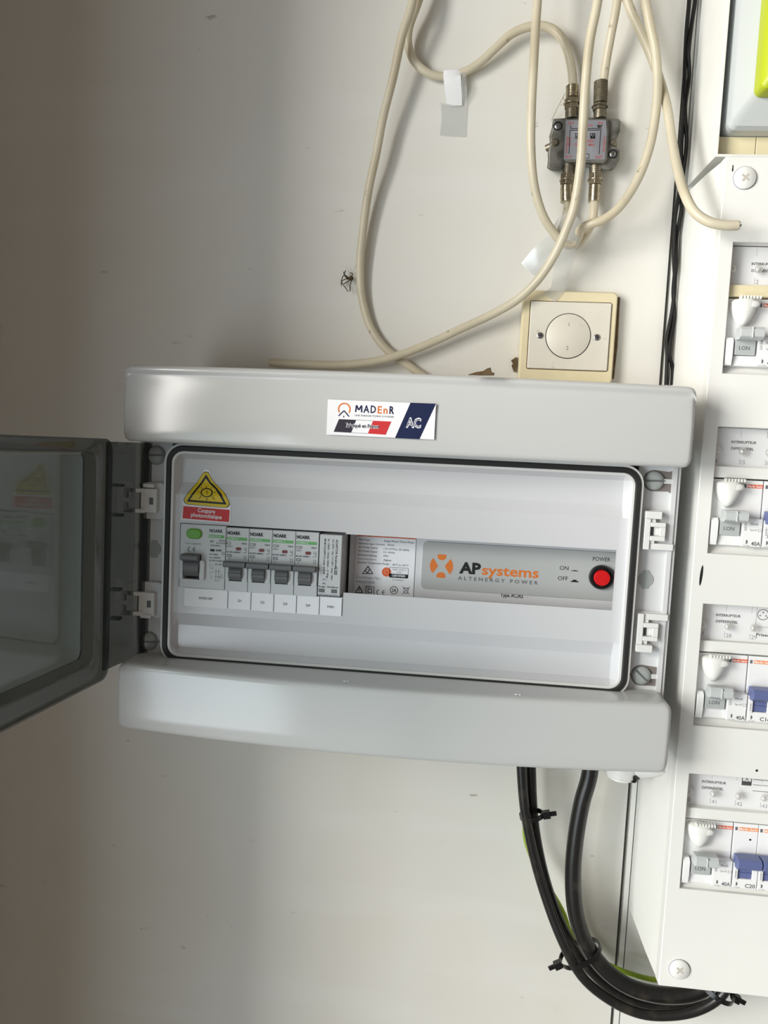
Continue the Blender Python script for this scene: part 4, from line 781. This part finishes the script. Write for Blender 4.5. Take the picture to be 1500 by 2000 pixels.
def tie(pc, along, rx, rz, name_label, tail):
    x, z, d = P(*pc); a = Vector((along[0], along[1], 0)).normalized(); nrm = Vector((-a.y, a.x, 0))
    t = thing('cable_tie', name_label, 'cable tie', (x,z,d)); b = MB(); N = 28; o_, i_ = [], []
    loops = []
    for k in range(N):
        an = 2*math.pi*k/N; base = Vector((x,z,d))+nrm*rx*math.cos(an)+Vector((0,0,1))*rz*math.sin(an); out = (nrm*math.cos(an)+Vector((0,0,1))*math.sin(an))
        loops.append([tuple(base+a*1.9), tuple(base+a*1.9+out*.9), tuple(base-a*1.9+out*.9), tuple(base-a*1.9)])
    b.loft(loops, ring=True); b.build('strap', 'blk', t)
    h = Vector((x,z,d+2))+nrm*(rx+2)*tail; b = MB(); b.T = lambda u, v, w_: tuple(h+nrm*tail*u+a*v+Vector((0,0,w_)))
    b.box(-2,4,-2.8,2.8,-2.6,2.6); b.box(4,9,-1.8,1.8,-.8,.8); b.build('tie_head', 'blk', t, .4)
def dirp(a, c): p, q = P(*a,40), P(*c,40); return (q[0]-p[0], q[1]-p[1])
tie((1038,1592,37), dirp((1030,1560),(1040,1620)), 8.6, 8, 'small black cable tie around the slim cables just below the enclosure', 1)
tie((1133,1862,37), dirp((1110,1820),(1150,1895)), 17, 14, 'black cable tie gathering all cables where they curve', -1)
tie((1395,1925,39), dirp((1385,1950),(1412,1905)), 15, 17, 'black cable tie at the bottom edge of the fuse board', -1)
gl = thing('cable_gland', 'white plastic conduit end peeking out under the lower right corner of the enclosure', 'conduit', (140,-250,30))
b = MB(); q = P(1213,1506,34); b.tube([(q[0],q[1]+26,q[2]),(q[0],q[1]+2,q[2]),(q[0]-.3,q[1]-6,q[2])], 12, 20, rs=[13,13,13,12.5,11,8.5]); b.build('sleeve', 'clip', gl)
b = MB(); q2_ = P(1236,1522,44); b.tube([q2_, (q2_[0]+7,q2_[1]+3,36), (q2_[0]+13,q2_[1]+14,30)], 3.2, 10); b.build('black_stub', 'cablk', gl)  # short black tube beside the sleeve
cd = MB(); q = P(1332,1508,36); cd.tube([(147,-243,32),(153,-238,38),(159,-233,46),(165,-227,52)], 8, 18)
tag(cd.build('flexible_conduit', 'clip'), 'white bent conduit linking the enclosure side to the fuse board side', 'conduit')
# ------------------------------------------------------------------ small bits
t = thing('spider', 'small brown dead spider with folded legs hanging by the left coax cable', 'spider', P(686,543,6))
Z = lambda X, Y, d=5: P(640+X/10.714, 480+Y/10.714, d)
b = MB(); c0 = Z(492,682,5)
def blob(b, c, rx, rz, rd, n=12):
    L = []
    for i in range(1,7):
        a = math.pi*i/7; L.append([(c[0]+rx*math.sin(a)*math.cos(q), c[1]+rz*math.cos(a), c[2]+rd*math.sin(a)*math.sin(q)) for q in [2*math.pi*j/n for j in range(n)]])
    b.loft(L)
blob(b, c0, 1.9, 2.0, 1.8); blob(b, (c0[0]-2.4,c0[1]-.2,c0[2]+.3), 1.4, 1.1, 1.1); b.build('body', 'spider', t)
for L in ([(470,680),(400,680),(350,605),(375,520)],[(460,700),(400,690),(290,745),(290,840)],[(450,670),(350,600),(335,545)],[(430,690),(345,610),(285,745),(320,790)],[(300,770),(330,820),(430,960)],[(470,720),(430,740),(340,800)],[(500,720),(470,830),(465,960)],[(500,640),(520,590),(480,560)]):
    b = MB(); b.tube([Z(x,y,5+1.5*math.sin(i*1.3)) for i,(x,y) in enumerate(L)], .38, 6); b.build('leg', 'spider', t)
b = MB()
for L in ([(510,620),(600,360)],[(530,630),(620,500)],[(480,620),(380,430)]): b.tube([Z(x,y,4) for x,y in L], .14, 4)
b.build('web_threads', 'web', t)
def shard(pix, d0, th):                             # jagged flake standing up from what it lies on
    L0_ = [P(X, Y, d0) for X, Y in pix]; return [[(x, z, d) for x, z, _ in L0_] for d in (d0-th/2, d0+th/2)]
q_ = P(945, 731, 60); dd = 640-51.0*580/q_[1]
b = MB(); b.loft(shard([(914,732),(930,727),(944,725),(951,720),(958,718),(960,727),(966,729),(965,733),(940,733)], dd, 3.5))
b.loft(shard([(928,732),(940,727),(954,729),(953,733)], dd-4, 2)); b.T = None
o = b.build('debris', 'brown', None, .3); tag(o, 'brown jagged flake on the enclosure top left of the ivory wall plate', 'debris')
b = MB(); b.loft(shard([(1003,701),(1008,697),(1010,706),(1008,722),(1004,727),(1001,719),(999,714),(1002,710),(998,704)], 1.6, 2.6))
o = b.build('debris', 'brown', None, .3); tag(o, 'brown crumbly residue on the wall against the lower left of the ivory plate', 'debris')
for (X, Y, lab) in ((1012,1348,'tiny white plastic shaving on the bottom cover, right of centre'),(675,1328,'tiny white plastic shaving on the bottom cover, left of centre')):
    p = P(X,Y,117); b = MB(); b.tube([(p[0]-2,-163.9,p[2]-3),(p[0]-.5,-163.5,p[2]-2.2),(p[0]+.8,-163.8,p[2]-3),(p[0]+2,-163.6,p[2]-2.5)], .35, 5)
    tag(b.build('plastic_shaving', 'clip'), lab, 'shaving')
x, z, _ = P(1465,1640,70)
for o in bpy.data.objects:
    if o.get('label', '').startswith('blue lever breaker marked C20'):
        b = MB(); b.disc(x-214.9, z-(tops[3]-.9), .7, 28.0, 28.3, 12); b.build('ink_dot', 'dark', o)
cw = MB(); cw.tube([P(1103,183,14),P(1096,197,10),P(1088,212,6),P(1077,236,2)], .22, 4); cw.tube([P(1100,190,12),P(1102,200,8),P(1094,206,4)], .18, 4)
tag(cw.build('cobweb_strand', 'web'), 'thin dusty cobweb strand left of the upper left splitter connector', 'cobweb')
for o in bpy.data.objects:
    if o.type == 'MESH' and ('print' in o.name or 'printed_marks' in o.name): o['kind'] = 'stuff'
for o in bpy.data.objects:
    if '_o' in o: del o['_o']
